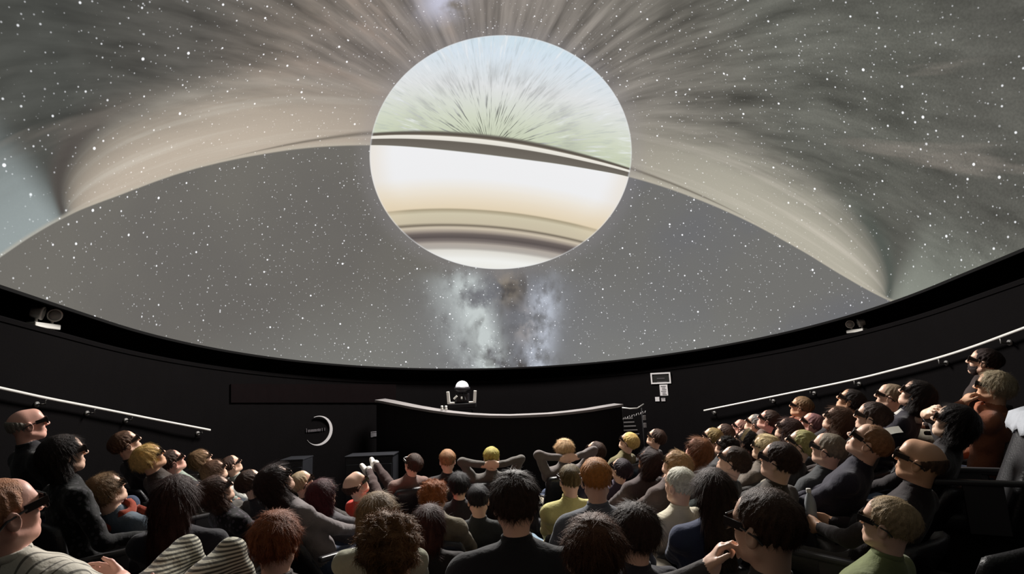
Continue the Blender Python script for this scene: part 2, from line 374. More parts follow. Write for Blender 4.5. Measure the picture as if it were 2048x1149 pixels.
# ------------------------------------------------------------------ organic surfaces: distance fields meshed with surface nets
def axis_grid(lo, hi, flo, fhi, hf, hc):
    flo, fhi = max(lo, flo), min(hi, fhi)
    a = np.linspace(lo, flo, max(1, int(round((flo-lo)/hc)))+1)[:-1] if flo > lo else np.array([])
    b = np.linspace(flo, fhi, max(1, int(round((fhi-flo)/hf)))+1)
    c = np.linspace(fhi, hi, max(1, int(round((hi-fhi)/hc)))+1)[1:] if hi > fhi else np.array([])
    return np.concatenate([a, b, c])
class Field:
    def __init__(s, xs, ys, zs, ngroups=1):
        s.ax = [np.asarray(a, np.float32) for a in (xs, ys, zs)]
        s.f = [np.full((len(xs), len(ys), len(zs)), 0.2, np.float32) for _ in range(ngroups)]
    def slc(s, lo, hi, m):
        out = []
        for a, l, h in zip(s.ax, lo, hi):
            i0, i1 = np.searchsorted(a, l-m), np.searchsorted(a, h+m)
            if i1 <= i0: return None, None
            out.append(slice(int(i0), int(i1)))
        x, y, z = (a[c] for a, c in zip(s.ax, out))
        return tuple(out), (x[:, None, None], y[None, :, None], z[None, None, :])
    def blend(s, g, sl, d, k, sub=False):
        F = s.f[g][sl]
        if sub:
            d = -d; h = np.clip(0.5-0.5*(F-d)/k, 0, 1); s.f[g][sl] = F*(1-h)+d*h+k*h*(1-h)
        elif k <= 0: s.f[g][sl] = np.minimum(F, d)
        else:
            h = np.clip(0.5+0.5*(F-d)/k, 0, 1); s.f[g][sl] = F*(1-h)+d*h-k*h*(1-h)
    def cone(s, g, a, b, ra, rb, k=0.02):
        a, b = np.asarray(a, float), np.asarray(b, float); r = max(ra, rb)
        sl, P = s.slc(np.minimum(a, b)-r, np.maximum(a, b)+r, 0.07)
        if sl is None: return
        ba = b-a; bb = float(ba@ba)+1e-12
        q = [P[i]-np.float32(a[i]) for i in range(3)]
        h = np.clip((q[0]*ba[0]+q[1]*ba[1]+q[2]*ba[2])/bb, 0, 1)
        d = np.sqrt((q[0]-h*ba[0])**2+(q[1]-h*ba[1])**2+(q[2]-h*ba[2])**2)-(ra+(rb-ra)*h)
        s.blend(g, sl, d.astype(np.float32), k)
    def ell(s, g, c, r, R=None, k=0.02, sub=False):
        c, r = np.asarray(c, float), np.asarray(r, float); m = r.max()
        sl, P = s.slc(c-m, c+m, 0.07)
        if sl is None: return
        q = [P[i]-np.float32(c[i]) for i in range(3)]
        if R is not None: q = [q[0]*R[0, j]+q[1]*R[1, j]+q[2]*R[2, j] for j in range(3)]
        k0 = np.sqrt(sum((q[i]/r[i])**2 for i in range(3))); k1 = np.sqrt(sum((q[i]/r[i]**2)**2 for i in range(3)))
        s.blend(g, sl, (k0*(k0-1)/np.maximum(k1, 1e-6)).astype(np.float32), k, sub)
def surface_nets(f, ax):
    nx, ny, nz = f.shape; ins = f < 0
    cnt = sum(ins[i:nx-1+i, j:ny-1+j, k:nz-1+k].astype(np.int8) for i in (0, 1) for j in (0, 1) for k in (0, 1))
    idx = np.argwhere((cnt > 0) & (cnt < 8)); m = len(idx)
    cid = np.full((nx-1, ny-1, nz-1), -1, np.int32); cid[idx[:, 0], idx[:, 1], idx[:, 2]] = np.arange(m)
    corner = [(i, j, k) for i in (0, 1) for j in (0, 1) for k in (0, 1)]
    val = np.stack([f[idx[:, 0]+c[0], idx[:, 1]+c[1], idx[:, 2]+c[2]] for c in corner], 1).astype(np.float64)
    pos = np.stack([np.stack([ax[a][idx[:, a]+c[a]] for a in range(3)], 1) for c in corner], 1).astype(np.float64)
    acc = np.zeros((m, 3)); n = np.zeros(m)
    for a in range(8):
        for b in range(a+1, 8):
            if sum(abs(corner[a][i]-corner[b][i]) for i in range(3)) != 1: continue
            x = (val[:, a] < 0) != (val[:, b] < 0)
            t = val[:, a]/np.where(x, val[:, a]-val[:, b], 1)
            acc += np.where(x[:, None], pos[:, a]+(pos[:, b]-pos[:, a])*t[:, None], 0); n += x
    V = acc/np.maximum(n, 1)[:, None]
    quads = []
    for axx in range(3):
        sl0 = [slice(1, -1)]*3; sl1 = [slice(1, -1)]*3
        sl0[axx] = slice(0, -1); sl1[axx] = slice(1, None)
        A, B = ins[tuple(sl0)], ins[tuple(sl1)]
        e = np.argwhere(A != B); flip = A[e[:, 0], e[:, 1], e[:, 2]]
        off = np.ones(3, int); off[axx] = 0; e = e+off
        o1, o2 = [(1, 2), (2, 0), (0, 1)][axx]
        def cell(d1, d2):
            c = e.copy(); c[:, o1] += d1; c[:, o2] += d2; return cid[c[:, 0], c[:, 1], c[:, 2]]
        q = np.stack([cell(-1, -1), cell(0, -1), cell(0, 0), cell(-1, 0)], 1)
        q[~flip] = q[~flip][:, ::-1]
        quads.append(q)
    Q = np.concatenate(quads); Q = Q[(Q >= 0).all(1)]
    return V, Q
def np_mesh(name, V, Q, mi=None, smooth=True):
    me = bpy.data.meshes.new(name)
    me.vertices.add(len(V)); me.vertices.foreach_set('co', np.asarray(V, np.float32).ravel())
    me.loops.add(Q.size); me.loops.foreach_set('vertex_index', Q.astype(np.int32).ravel())
    me.polygons.add(len(Q)); k = Q.shape[1]
    me.polygons.foreach_set('loop_start', np.arange(0, Q.size, k, dtype=np.int32))
    if mi is not None: me.polygons.foreach_set('material_index', mi.astype(np.int32))
    me.update(calc_edges=True); me.validate()
    if smooth: me.polygons.foreach_set('use_smooth', [True]*len(me.polygons))
    return me
def relax(V, Q, it=1, lam=0.5):
    for _ in range(it):
        acc = np.zeros_like(V); n = np.zeros(len(V))
        for i in range(4):
            a, b = Q[:, i], Q[:, (i+1) % 4]
            np.add.at(acc, a, V[b]); np.add.at(n, a, 1); np.add.at(acc, b, V[a]); np.add.at(n, b, 1)
        V = V*(1-lam)+lam*acc/np.maximum(n, 1)[:, None]
    return V
def rotx(a): return np.array([[1, 0, 0], [0, math.cos(a), -math.sin(a)], [0, math.sin(a), math.cos(a)]])
def rotz(a): return np.array([[math.cos(a), -math.sin(a), 0], [math.sin(a), math.cos(a), 0], [0, 0, 1]])
def unit(v): v = np.asarray(v, float); return v/(np.linalg.norm(v)+1e-12)

# ------------------------------------------------------------------ one seated body: returns mesh + head frame
def ik(S, W, l1, l2, pole):
    S, W = np.asarray(S, float), np.asarray(W, float); d = np.linalg.norm(W-S); dd = min(d, (l1+l2)*0.995)
    n = unit(W-S); W = S+n*dd
    a = (l1*l1-l2*l2+dd*dd)/(2*dd); hh = math.sqrt(max(l1*l1-a*a, 1e-6))
    p = np.asarray(pole, float); p = unit(p-n*(p@n))
    return S+n*a+p*hh, W
def hand(F, g, W, d, nrm, curl=0.5, side=1, k=0.008, spread=0.0, thumb_in=0.3):
    """palm and five jointed fingers; d runs along the hand, nrm is where the palm faces, side picks the thumb's edge"""
    d = unit(d); nrm = unit(np.asarray(nrm, float)-d*(np.asarray(nrm, float)@d)); b = np.cross(d, nrm)*side
    c = W+d*0.048; R = np.stack([b, d, nrm], 1)
    F.ell(g, c, (0.042, 0.052, 0.017), R, k=0.015); F.cone(g, W-d*0.02, W+d*0.02, 0.026, 0.027, k=0.02)
    for i, (o, L) in enumerate(((0.030, 0.072), (0.010, 0.082), (-0.010, 0.077), (-0.029, 0.060))):
        p = W+d*(0.088-0.006*abs(i-1.2))+b*o
        dd = unit(d+b*o*spread*6); ang = curl*(0.85+0.12*i)
        seg = [L*0.45, L*0.32, L*0.26]; r = [0.0095, 0.0086, 0.0076, 0.0066]; t = 0.0
        for j in range(3):
            t += ang*(0.8 if j == 0 else 0.9)
            q = p+(dd*math.cos(t)+nrm*math.sin(t))*seg[j]
            F.cone(g, p, q, r[j], r[j+1], k=k*0.6); p = q
    p = W+d*0.022+b*0.030
    td = unit(d*0.75+b*0.65+nrm*thumb_in); q = p+td*0.042; F.cone(g, p, q, 0.0135, 0.0105, k=0.012)
    F.cone(g, q, q+unit(td*0.8+d*0.5-b*0.15+nrm*0.3)*0.034, 0.0105, 0.008, k=k*0.6)
def head(F, g, HC, R):
    X = lambda x, y, z: HC+R @ np.array([x, y, z])
    F.ell(g, X(0, -.015, .034), (.0745, .094, .081), R, k=.02)
    F.ell(g, X(0, .022, -.042), (.057, .066, .072), R, k=.03)
    F.cone(g, X(0, .058, -.093), X(0, .066, -.088), .021, .018, k=.025)
    for s in (-1, 1):
        F.cone(g, X(s*.054, -.012, -.055), X(s*.018, .058, -.094), .017, .017, k=.025)
        F.ell(g, X(s*.036, .054, -.028), (.026, .026, .03), R, k=.02)
    F.cone(g, X(-.036, .076, .021), X(.036, .076, .021), .013, .013, k=.016)
    F.ell(g, X(0, .055, .050), (.055, .03, .042), R, k=.045)
    for s in (-1, 1): F.ell(g, X(s*.031, .098, .002), (.017, .017, .012), R, k=.012, sub=True)
    F.cone(g, X(0, .088, .012), X(0, .1125, -.027), .0095, .0125, k=.014)
    for s in (-1, 1):
        F.ell(g, X(s*.013, .100, -.031), (.008, .010, .008), R, k=.008)
        F.ell(g, X(s*.030, .075, .002), (.0135, .0125, .012), R, k=.004)
    F.cone(g, X(-.019, .083, -.059), X(.019, .083, -.059), .0065, .0065, k=.008)
    F.cone(g, X(-.017, .083, -.070), X(.017, .083, -.070), .0075, .0075, k=.008)
    F.cone(g, X(-.02, .0945, -.0645), X(.02, .0945, -.0645), .0001, .0001, k=.002)
    for s in (-1, 1):
        Re = R @ rotz(s*-0.35)
        F.ell(g, X(s*.079, -.012, -.008), (.011, .021, .033), Re, k=.008)
        F.ell(g, X(s*.089, -.008, -.004), (.009, .012, .020), Re, k=.006, sub=True)
BODY = {}
def body(recl=22, hp=20, arms='lap', legs='std', sleeve=1, fine=0.0095, hroll=0, hyaw=0, build=1.0, hood=0):
    """seated figure facing +Y with the floor at z=0 below the hips; cached by pose"""
    key = (recl, hp, arms, legs, sleeve, fine, hroll, hyaw, build, hood)
    if key in BODY: return BODY[key]
    a = math.radians(recl); T = np.array([0, -math.sin(a), math.cos(a)]); Nf = np.array([0, math.cos(a), math.sin(a)])
    H = np.array([0, 0, 0.52]); NB = H+T*0.50
    RT = rotx(a)
    h = math.radians(hp); RH = rotz(math.radians(hyaw)) @ rotx(h) @ np.array([[math.cos(math.radians(hroll)), 0, math.sin(math.radians(hroll))], [0, 1, 0], [-math.sin(math.radians(hroll)), 0, math.cos(math.radians(hroll))]])
    nd = unit(T+np.array([0, 0.25, 0.5])); HC = NB+nd*0.075+RH @ np.array([0, 0.012, 0.115])
    xs = axis_grid(-.80 if arms == 'spread' else -.46, .80 if arms == 'spread' else .46, -.10, .10, min(fine, .0050 if fine < .012 else .0065), fine)
    ys = axis_grid(NB[1]-.36, 1.1 if legs == 'prop' else 0.86, HC[1]-.13, HC[1]+.14, min(fine, .0050 if fine < .012 else .0065), fine)
    zs = axis_grid(-0.02, HC[2]+.22 if arms == 'behind' else HC[2]+.15, HC[2]-.21, HC[2]+.15, min(fine, .0050 if fine < .012 else .0065), fine)
    F = Field(xs, ys, zs, 4); b = build
    # skin
    head(F, 0, HC, RH)
    F.cone(0, NB-T*0.03, HC+RH @ np.array([0, -.030, -.035]), .057, .049, k=.026)
    # top
    F.ell(1, H+T*0.10, (.160*b, .118*b, .17), RT, k=.05)
    F.ell(1, H+T*0.33, (.178*b, .118*b, .20), RT, k=.06)
    sh = [NB-T*0.055+np.array([s*.175*b, 0, 0])-Nf*.005 for s in (-1, 1)]
    F.cone(1, sh[0], sh[1], .064, .064, k=.06)
    for S in sh: F.cone(1, NB+T*0.012, S, .057, .058, k=.04)
    F.cone(1, NB-T*.02, NB+T*.026+Nf*.004, .074, .071, k=.018)
    if hood: F.ell(1, NB-Nf*.085-T*.02, (.11, .045, .075), RT, k=.03)
    wr = {}
    for i, s in enumerate((-1, 1)):
        S = sh[i]+np.array([s*.012, 0, -.005])
        pole = np.array([s*0.9, -.5, -.6]); cur, nrm = .55, np.array([0, 0, -1.0])
        if arms == 'lap': W = H+np.array([s*.055, .25, .13+.02*s]); pole = np.array([s*.8, -.2, -.8]); hd = unit([-s*.75, .55, -.1])
        elif arms == 'rest': W = H+np.array([s*.30, .23, .16]); pole = np.array([s*.3, -.9, -.6]); hd = unit([0, 1, -.15])
        elif arms == 'cross': W = H+T*.22+np.array([-s*.10, .20+.035*(s > 0), .03*(s > 0)]); pole = np.array([s*.8, .2, -.8]); hd = unit([-s*.9, -.1, .25]); nrm = np.array([0, -1.0, 0])
        elif arms == 'behind': W = HC+RH @ np.array([s*.075, -.135, -.035]); pole = np.array([s*1.0, .25, .2]); hd = unit([-s*.95, -.1, .12]); nrm = RH @ np.array([0, 1.0, 0])
        elif arms == 'spread': W = NB+np.array([s*.58, -.10, .0]); pole = np.array([0, -.3, .9]); hd = unit([s*.9, .1, -.5])
        elif arms == 'mouthL':
            if s < 0: W = HC+RH @ np.array([-.095, .135, -.165]); pole = np.array([-1.0, .2, -.5]); hd = unit(RH @ np.array([.42, -.14, .85])); nrm = unit(RH @ np.array([.6, -.75, -.2])); cur = .95
            else: W = H+np.array([.12, .25, .13]); hd = unit([-.6, .7, -.1])
        elif arms == 'mouthR':
            if s > 0: W = HC+RH @ np.array([.06, .13, -.17]); pole = np.array([1.0, .2, -.5]); hd = unit(RH @ np.array([-.25, -.1, .95])); nrm = unit(RH @ np.array([-.4, -.85, 0])); cur = .8
            else: W = H+np.array([-.12, .25, .13]); hd = unit([.6, .7, -.1])
        elif arms == 'hold': W = H+np.array([s*.075, .20, .20]); pole = np.array([s*.8, -.2, -.8]); hd = unit([-s*.35, .9, .25]); nrm = np.array([-s*1.0, 0, .0]); cur = .8
        elif arms == 'brow':
            if s > 0: W = HC+RH @ np.array([.10, .17, -.04]); pole = np.array([1.0, .0, -.4]); hd = unit(RH @ np.array([-.75, -.25, .55])); nrm = unit(RH @ np.array([0, -1, 0])); cur = .3
            else: W = H+np.array([-.12, .25, .13]); hd = unit([.6, .7, -.1])
        El, W = ik(S, W, .285, .255, pole)
        F.cone(1, S, El, .056*b, .047, k=.035)
        Fd = unit(W-El)
        if sleeve == 1:
            F.cone(1, El, W-Fd*.012, .046, .034, k=.02)
        else:
            F.cone(1, S, S+(El-S)*.72, .058*b, .056, k=.03) if sleeve == 0 else None
            F.cone(0, S+(El-S)*.6, El, .044, .040, k=.02); F.cone(0, El, W, .040, .027, k=.02)
        F.cone(0, W-Fd*.03, W, .026, .026, k=.01)
        hand(F, 0, W, hd, nrm, cur, side=-s if arms in ('lap', 'rest', 'spread', 'hold') else s)
        wr[s] = (W, hd)
    # legs
    for s in (-1, 1):
        hip = H+np.array([s*.095, .02, -.015])
        if legs == 'std': K = np.array([s*.14, .46, .56]); A = np.array([s*.13, .50, .10])
        elif legs == 'out': K = np.array([s*.11, .47, .57]); A = np.array([s*.10, .66, .11])
        elif legs == 'up': K = np.array([s*.13, .40, .72]); A = np.array([s*.12, .60, .38])
        elif legs == 'prop': K = np.array([s*.10, .42, .84]); A = np.array([s*.045, .66, 1.02+.03*s])
        elif legs == 'crossed':
            K = np.array([.03 if s > 0 else -.10, .47, .68 if s > 0 else .56]); A = np.array([-.20 if s > 0 else -.10, .62 if s > 0 else .50, .36 if s > 0 else .10])
        F.cone(2, hip, K, .092, .062, k=.04); F.cone(2, K, K+(A-K)*.35, .061, .056, k=.02); F.cone(2, K+(A-K)*.3, A+(K-A)*.06, .057, .044, k=.03)
        fd = unit([s*.15, 1, -.05]) if legs not in ('up', 'prop') else unit([s*.1, .8, .55])
        F.cone(3, A+np.array([0, -.025, -.045]), A+fd*.09+np.array([0, 0, -.055]), .036, .036, k=.02); F.cone(3, A+fd*.08+np.array([0, 0, -.055]), A+fd*.19+np.array([0, 0, -.062]), .038, .030, k=.02)
        F.cone(3, A+np.array([0, 0, .01]), A+np.array([0, 0, -.05]), .042, .040, k=.02)
    F.ell(2, H+T*-.01, (.165*b, .125*b, .115), RT, k=.05)
    gx, gy, gz = F.ax[0][:, None, None], F.ax[1][None, :, None], F.ax[2][None, None, :]
    fold = np.sin(gx*31+gz*23+2*np.sin(gy*17))+np.sin(gz*44-gx*19+gy*27)+.6*np.sin(gy*61+gx*37-gz*29)
    for g_, am in ((1, .0026), (2, .0020)): F.f[g_] += (am*fold).astype(np.float32)
    f = np.minimum.reduce(F.f); gi = np.argmin(np.stack(F.f), 0)
    V, Q = surface_nets(f, F.ax)
    V = relax(V, Q, 1, .35)
    c = V[Q].mean(1); ii = [np.searchsorted((F.ax[i][1:]+F.ax[i][:-1])/2, c[:, i]) for i in range(3)]
    mi = gi[ii[0], ii[1], ii[2]]
    me = np_mesh('person_body', V, Q, mi)
    for k_ in range(4): me.materials.append(None)
    sk, to = np.zeros(len(V), bool), np.zeros(len(V), bool); sk[Q[mi == 0].ravel()] = True; to[Q[mi == 1].ravel()] = True
    bp = V[sk & to & (np.linalg.norm(V-(NB+T*.06), axis=1) < .12)]                      # neckline, where the collar sits
    nc = bp.mean(0); na = np.linalg.svd(bp-nc)[2][2]; na = na*np.sign(na[2])
    rad = np.linalg.norm((bp-nc)-np.outer((bp-nc) @ na, na), axis=1).mean()
    wr['neck'] = (nc-na*.003, na, rad)
    BODY[key] = (me, HC, RH, wr)
    return BODY[key]

# ------------------------------------------------------------------ hair
HAIR = {}
def hair(style, seed=0):
    key = (style, seed)
    if key in HAIR: return HAIR[key]
    rng = np.random.RandomState(hash(style) % 1000 if False else sum(map(ord, style))+seed*17)
    lo, hi = np.array([-.15, -.19, -.36 if style in ('long', 'pony') else -.20]), np.array([.15, .14, .20])
    hh = .0055
    ax = [np.arange(lo[i], hi[i], hh, dtype=np.float32) for i in range(3)]
    X, Y, Z = np.meshgrid(*ax, indexing='ij')
    def el(c, r): 
        q = [(X-c[0])/r[0], (Y-c[1])/r[1], (Z-c[2])/r[2]]; k0 = np.sqrt(sum(a*a for a in q)); return (k0-1)*min(r)
    P = dict(short=(.0165, .070, -.062), crew=(.010, .070, -.06), fringe=(.006, .072, -.075), medium=(.017, .076, -.085), bob=(.017, .078, -.2), long=(.018, .078, -.2),
             curly=(.023, .080, -.10), bun=(.015, .072, -.075), pony=(.015, .074, -.07), cap=(.012, .09, -.03), quiff=(.018, .082, -.06), beard=(.0, 0, 0))[style]
    t, fy, nape = P
    if style in ('short', 'crew', 'fringe', 'quiff'):
        d = el((0, -.016, .036), (.0765, .096, .083))-(t-.002)*np.clip((Z+.035)/.11, 0, 1)*np.clip(1.0-(Y-.02)*4, .5, 1)
    else: d = el((0, -.017, .036), (.075+t, .094+t, .081+t))
    n3 = lambda f, s: sum(np.sin(f*(X*a[0]+Y*a[1]+Z*a[2])+a[3]) for a in np.random.RandomState(s+seed).normal(0, 1, (5, 4))*np.array([1, 1, 1, 3]))/5
    if style in ('bob', 'long', 'pony'):
        smin = lambda A, B, k: np.minimum(A, B)-np.maximum(k-np.abs(A-B), 0)**2/(4*k)
        if style in ('bob', 'long'): d = smin(d, el((0, -.042, -.055), (.089, .072, .112)), .04)
        if style == 'long': d = smin(d, el((0, -.082, -.19), (.092, .040, .17)), .05)
        if style == 'pony': d = smin(d, el((0, -.135, -.09), (.03, .03, .14)), .03)
    if style == 'bun': d = np.minimum(d, el((0, -.125, .06), (.042, .038, .042)))
    if style == 'quiff': d = np.minimum(d, el((0, .045, .118), (.055, .045, .026)))
    ang = np.arctan2(X, -(Y+.03))
    if style == 'curly': d = d+.018*n3(75, 3)+.009*n3(150, 5)
    else: d = d+.0028*np.sin(ang*17+3*n3(20, 1))*np.clip((.1-np.abs(Z-.02))*12, .2, 1)+.003*n3(60, 2)+(.004*n3(110, 8) if style in ('medium', 'quiff') else 0)
    caz = np.arctan2(X, Y+.055+.5*(Z-.12)); d = d+(.0008 if style in ('crew', 'fringe') else .0024)*np.sin(caz*23+4*n3(28, 11))*np.clip((.16-Z)*9, 0, 1) if style != 'curly' else d
    # hairline
    pl = .923*(Y-fy)-.385*(Z-.088)+.010*np.cos(np.clip(X/.07, -1, 1)*3.1)*(1 if style != 'cap' else 0)
    side_fr = Y-.022+np.clip((.03-Z), -1, 1)*.05
    front = np.where(Z > .03, pl, np.maximum(pl, side_fr))
    d = np.maximum(d, front)
    if style not in ('bob', 'long'): d = np.maximum(d, nape-Z+np.clip(Y+.02, 0, .2)*1.0)
    else:
        d = np.maximum(d, -(el((0, .055, -.06), (.064, .10, .12)))-.004)
        d = np.maximum(d, -.15-Z+.012*n3(70, 6) if style == 'bob' else -.34-Z+.015*n3(70, 6))
    if style in ('short', 'crew', 'fringe', 'quiff', 'bun', 'pony'):
        for sx in (-1, 1): d = np.maximum(d, -((np.sqrt(((X-sx*.088)/.030)**2+((Y+.006)/.030)**2+((Z+.012)/.040)**2)-1)*.030))
    if style == 'fringe': d = np.maximum(d, (Z-.030)*.9+(Y+.03)*.50+.003*n3(60, 4))
    V, Q = surface_nets(d.astype(np.float32), ax); V = relax(V, Q, 1, .4)
    n = np.zeros_like(V); a, b, c = V[Q[:, 0]], V[Q[:, 1]], V[Q[:, 2]]; fn = np.cross(b-a, c-a)
    for i in range(4): np.add.at(n, Q[:, i], fn)
    n /= np.linalg.norm(n, axis=1, keepdims=True)+1e-12
    T4 = [Q]
    # loose strands combed over the surface
    if style != 'cap':
        ns = dict(short=4600, crew=2600, fringe=1400, medium=5600, bob=5600, long=6600, curly=6400, bun=3000, pony=1600, quiff=1700)[style]
        out = np.linalg.norm((V-np.array([0, -.017, .036]))/np.array([.075, .094, .081]), axis=1)
        ok = np.where((out > 1.04) & (V[:, 1] < .085))[0]
        r = ok[rng.randint(0, len(ok), ns)]; p = V[r]; nn = n[r]
        crown = np.array([0, -.055, .125]); fl = p-crown; fl[:, 2] -= .05+.5*np.clip(.05-p[:, 2], 0, 1)
        if style in ('short', 'quiff', 'crew'): fl += rng.normal(0, .03, fl.shape)
        fl += rng.normal(0, dict(curly=.07, medium=.03).get(style, .014), fl.shape)
        L = dict(short=.020, crew=.010, fringe=.018, medium=.042, bob=.055, long=.075, curly=.032, bun=.045, pony=.045, quiff=.028)[style]
        lift = dict(short=.22, crew=.3, fringe=.25, medium=.15, bob=.05, long=.04, curly=.06, bun=.06, pony=.06, quiff=.5)[style]
        rows = []; pw = p-nn*.003; w0 = dict(long=.0012, bob=.0012, curly=.0012).get(style, .0010)
        k = 3; ln = L*(.5+rng.rand(ns, 1)); ph = rng.rand(ns, 1)*6.28
        for i in range(k+1):
            tng = fl-nn*(fl*nn).sum(1, keepdims=True); tng /= np.linalg.norm(tng, axis=1, keepdims=True)+1e-9
            bn = np.cross(tng, nn); wv = w0*(1-i/(k+.4))
            cu = bn*(.009*np.sin(ph+i*1.5))+nn*(.007*np.cos(ph+i*1.5)) if style == 'curly' else bn*(.0025*np.sin(ph+i*.9))
            rows.append((pw+cu-bn*wv, pw+cu+bn*wv))
            pw = pw+(tng+nn*lift*(.4+.9*rng.rand(ns, 1))*(1 if i < 2 else .3))*ln/k; pw[:, 2] -= .0012*i*(1 if style in ('long', 'bob', 'medium') else .3)
        base = len(V); S = np.concatenate([np.stack(r_, 1).reshape(-1, 3) for r_ in rows]); V = np.concatenate([V, S])
        ids = np.arange(ns)*2
        for i in range(k):
            o0, o1 = base+i*2*ns, base+(i+1)*2*ns
            T4.append(np.stack([o0+ids, o0+ids+1, o1+ids+1, o1+ids], 1))
    me = np_mesh('hair_'+style, V, np.concatenate(T4))
    me.materials.append(None)
    HAIR[key] = me
    return me
def glasses_meshes():
    bm = bmesh.new()
    for s in (-1, 1):
        tube(bm, [(s*.079, .03, .010), (s*.083, -.03, .004), (s*.081, -.055, -.012)], .004, 6)
        box(bm, (s*.0755, .062, .010), (.005, .070, .026), Matrix.Rotation(-s*.06, 3, 'Z'), .001)
        box(bm, (s*.037, .1005, .006), (.072, .009, .052), Matrix.Rotation(-s*.20, 3, 'Z'), .003)
    box(bm, (0, .106, .016), (.022, .006, .012), None, .001)
    fr = bpy.data.meshes.new('glasses_frame'); bmesh.ops.recalc_face_normals(bm, faces=bm.faces); bm.to_mesh(fr); bm.free()
    bm = bmesh.new(); box(bm, (0, 0, 0), (.058, .004, .040), Matrix.Rotation(-.20, 3, 'Z'), .001)
    ln = bpy.data.meshes.new('glasses_lens'); bmesh.ops.recalc_face_normals(bm, faces=bm.faces); bm.to_mesh(ln); bm.free()
    fr.materials.append(mat('glasses_black_plastic', srgb(22, 16, 17), .35, spec=.5)); ln.materials.append(mat('glasses_dark_lens', srgb(46, 14, 16), .08, spec=.7))
    return fr, ln
GLF, GLL = glasses_meshes()

# ------------------------------------------------------------------ materials for people
def skin_m(tone):
    base = dict(fair=(234, 192, 168), pink=(234, 178, 160), tan=(216, 168, 136), brown=(138, 92, 68), pale=(234, 198, 172))[tone]
    return mat('skin_'+tone, srgb(base), .48, bump=(140, .05), spec=.4, var=.10, vscale=14)
def hair_m(rgb):
    return mat('hair_%d_%d_%d' % rgb, srgb(tuple(min(255, int(c*1.12)) for c in rgb)), .55, bump=(220, .6), spec=.2, var=.5, vscale=60)
def cloth_m(rgb, pat=None):
    nm = 'cloth_%d_%d_%d_%s' % (*rgb, pat)
    if nm in MATS: return MATS[nm]
    m = mat(nm, srgb(rgb), .85, bump=(26, .55), spec=.2, var=.18, vscale=16, sheen=.15)
    if pat:
        nt = m.node_tree; b = nt.nodes['Principled BSDF']; tc = nt.nodes.new('ShaderNodeTexCoord')
        mx = nt.nodes.new('ShaderNodeMix'); mx.data_type = 'RGBA'
        if pat == 'stripe':
            wv = nt.nodes.new('ShaderNodeTexWave'); wv.bands_direction = 'X'; wv.inputs['Scale'].default_value = 8; wv.inputs['Distortion'].default_value = .25
            nt.links.new(tc.outputs['Object'], wv.inputs['Vector']); src = wv.outputs['Fac']; lo, hi, dark = .05, .13, tuple(c*.25 for c in srgb(rgb)[:3])+(1,)
        elif pat == 'finestripe':
            wv = nt.nodes.new('ShaderNodeTexWave'); wv.bands_direction = 'Z'; wv.inputs['Scale'].default_value = 21; wv.inputs['Distortion'].default_value = .2
            nt.links.new(tc.outputs['Object'], wv.inputs['Vector']); src = wv.outputs['Fac']; lo, hi, dark = .42, .58, tuple(c*.14 for c in srgb(rgb)[:3])+(1,)
        else:
            wv = nt.nodes.new('ShaderNodeTexVoronoi'); wv.inputs['Scale'].default_value = 30
            nt.links.new(tc.outputs['Object'], wv.inputs['Vector']); src = wv.outputs['Distance']; lo, hi, dark = .30, .36, tuple(c*.10 for c in srgb(rgb)[:3])+(1,)
        mr = nt.nodes.new('ShaderNodeMapRange'); mr.inputs[1].default_value = lo; mr.inputs[2].default_value = hi
        nt.links.new(src, mr.inputs[0]); nt.links.new(mr.outputs[0], mx.inputs[0])
        mx.inputs[6].default_value = dark if pat != 'spots' else srgb(rgb); mx.inputs[7].default_value = srgb(rgb) if pat != 'spots' else dark
        nt.links.new(mx.outputs[2], b.inputs['Base Color'])
    return m
SHOE = mat('shoe_black', srgb(28, 26, 26), .5)
# ------------------------------------------------------------------ hits on the curved wall (dome frame is the wall's own frame)
DM = np.stack([DR, DF, DN], 1)
def wall_hit(px, py, R=None):
    R = R or RW
    d = DM.T @ (CM @ np.array([(px-1024)/FPX, -(py-574.5)/FPX, 1.0])); o = DM.T @ (EYE-DC)
    a = d[0]**2+d[1]**2; b = o[0]*d[0]+o[1]*d[1]; c = o[0]**2+o[1]**2-R*R
    disc = b*b-a*c; t = (-b+math.sqrt(max(disc, 0)))/a; p = o+d*t
    if p[1] < 0 or disc < 0:
        t = ((R if d[0] > 0 else -R)-o[0])/d[0]; p = o+d*t
    n = np.array([-p[0], -max(p[1], 0), 0]); n /= np.linalg.norm(n)
    return DC+DM @ p, DM @ n
def frame_at(p, n):
    """matrix with local -Y out of the wall (towards the room), Z up"""
    y = -unit([n[0], n[1], 0]); z = np.array([0, 0, 1.0]); x = np.cross(y, z)
    return Matrix([[x[i], y[i], z[i], p[i]] for i in range(3)]+[[0, 0, 0, 1]])

# ------------------------------------------------------------------ audience table
AUTO = [(-50, 75), (60, 75), (300, 72), (450, 68), (600, 55), (750, 30), (880, 8), (1000, 0), (1130, -8), (1250, -35), (1350, -58), (1500, -72), (1700, -78), (2048, -80)]
BK = (38, 36, 40)
P = []   # px, py, depth, style, hair rgb, top rgb, label, options
def per(px, py, d, style, hc, top, label, **k): P.append((px, py, d, style, hc, top, label, k))
DKB, BLK, BRN, LBR, BLD, AUB, GRY, GIN, WHT = (60, 43, 35), (40, 32, 30), (84, 60, 45), (122, 96, 70), (190, 158, 98), (98, 56, 38), (138, 132, 124), (176, 118, 62), (206, 198, 178)
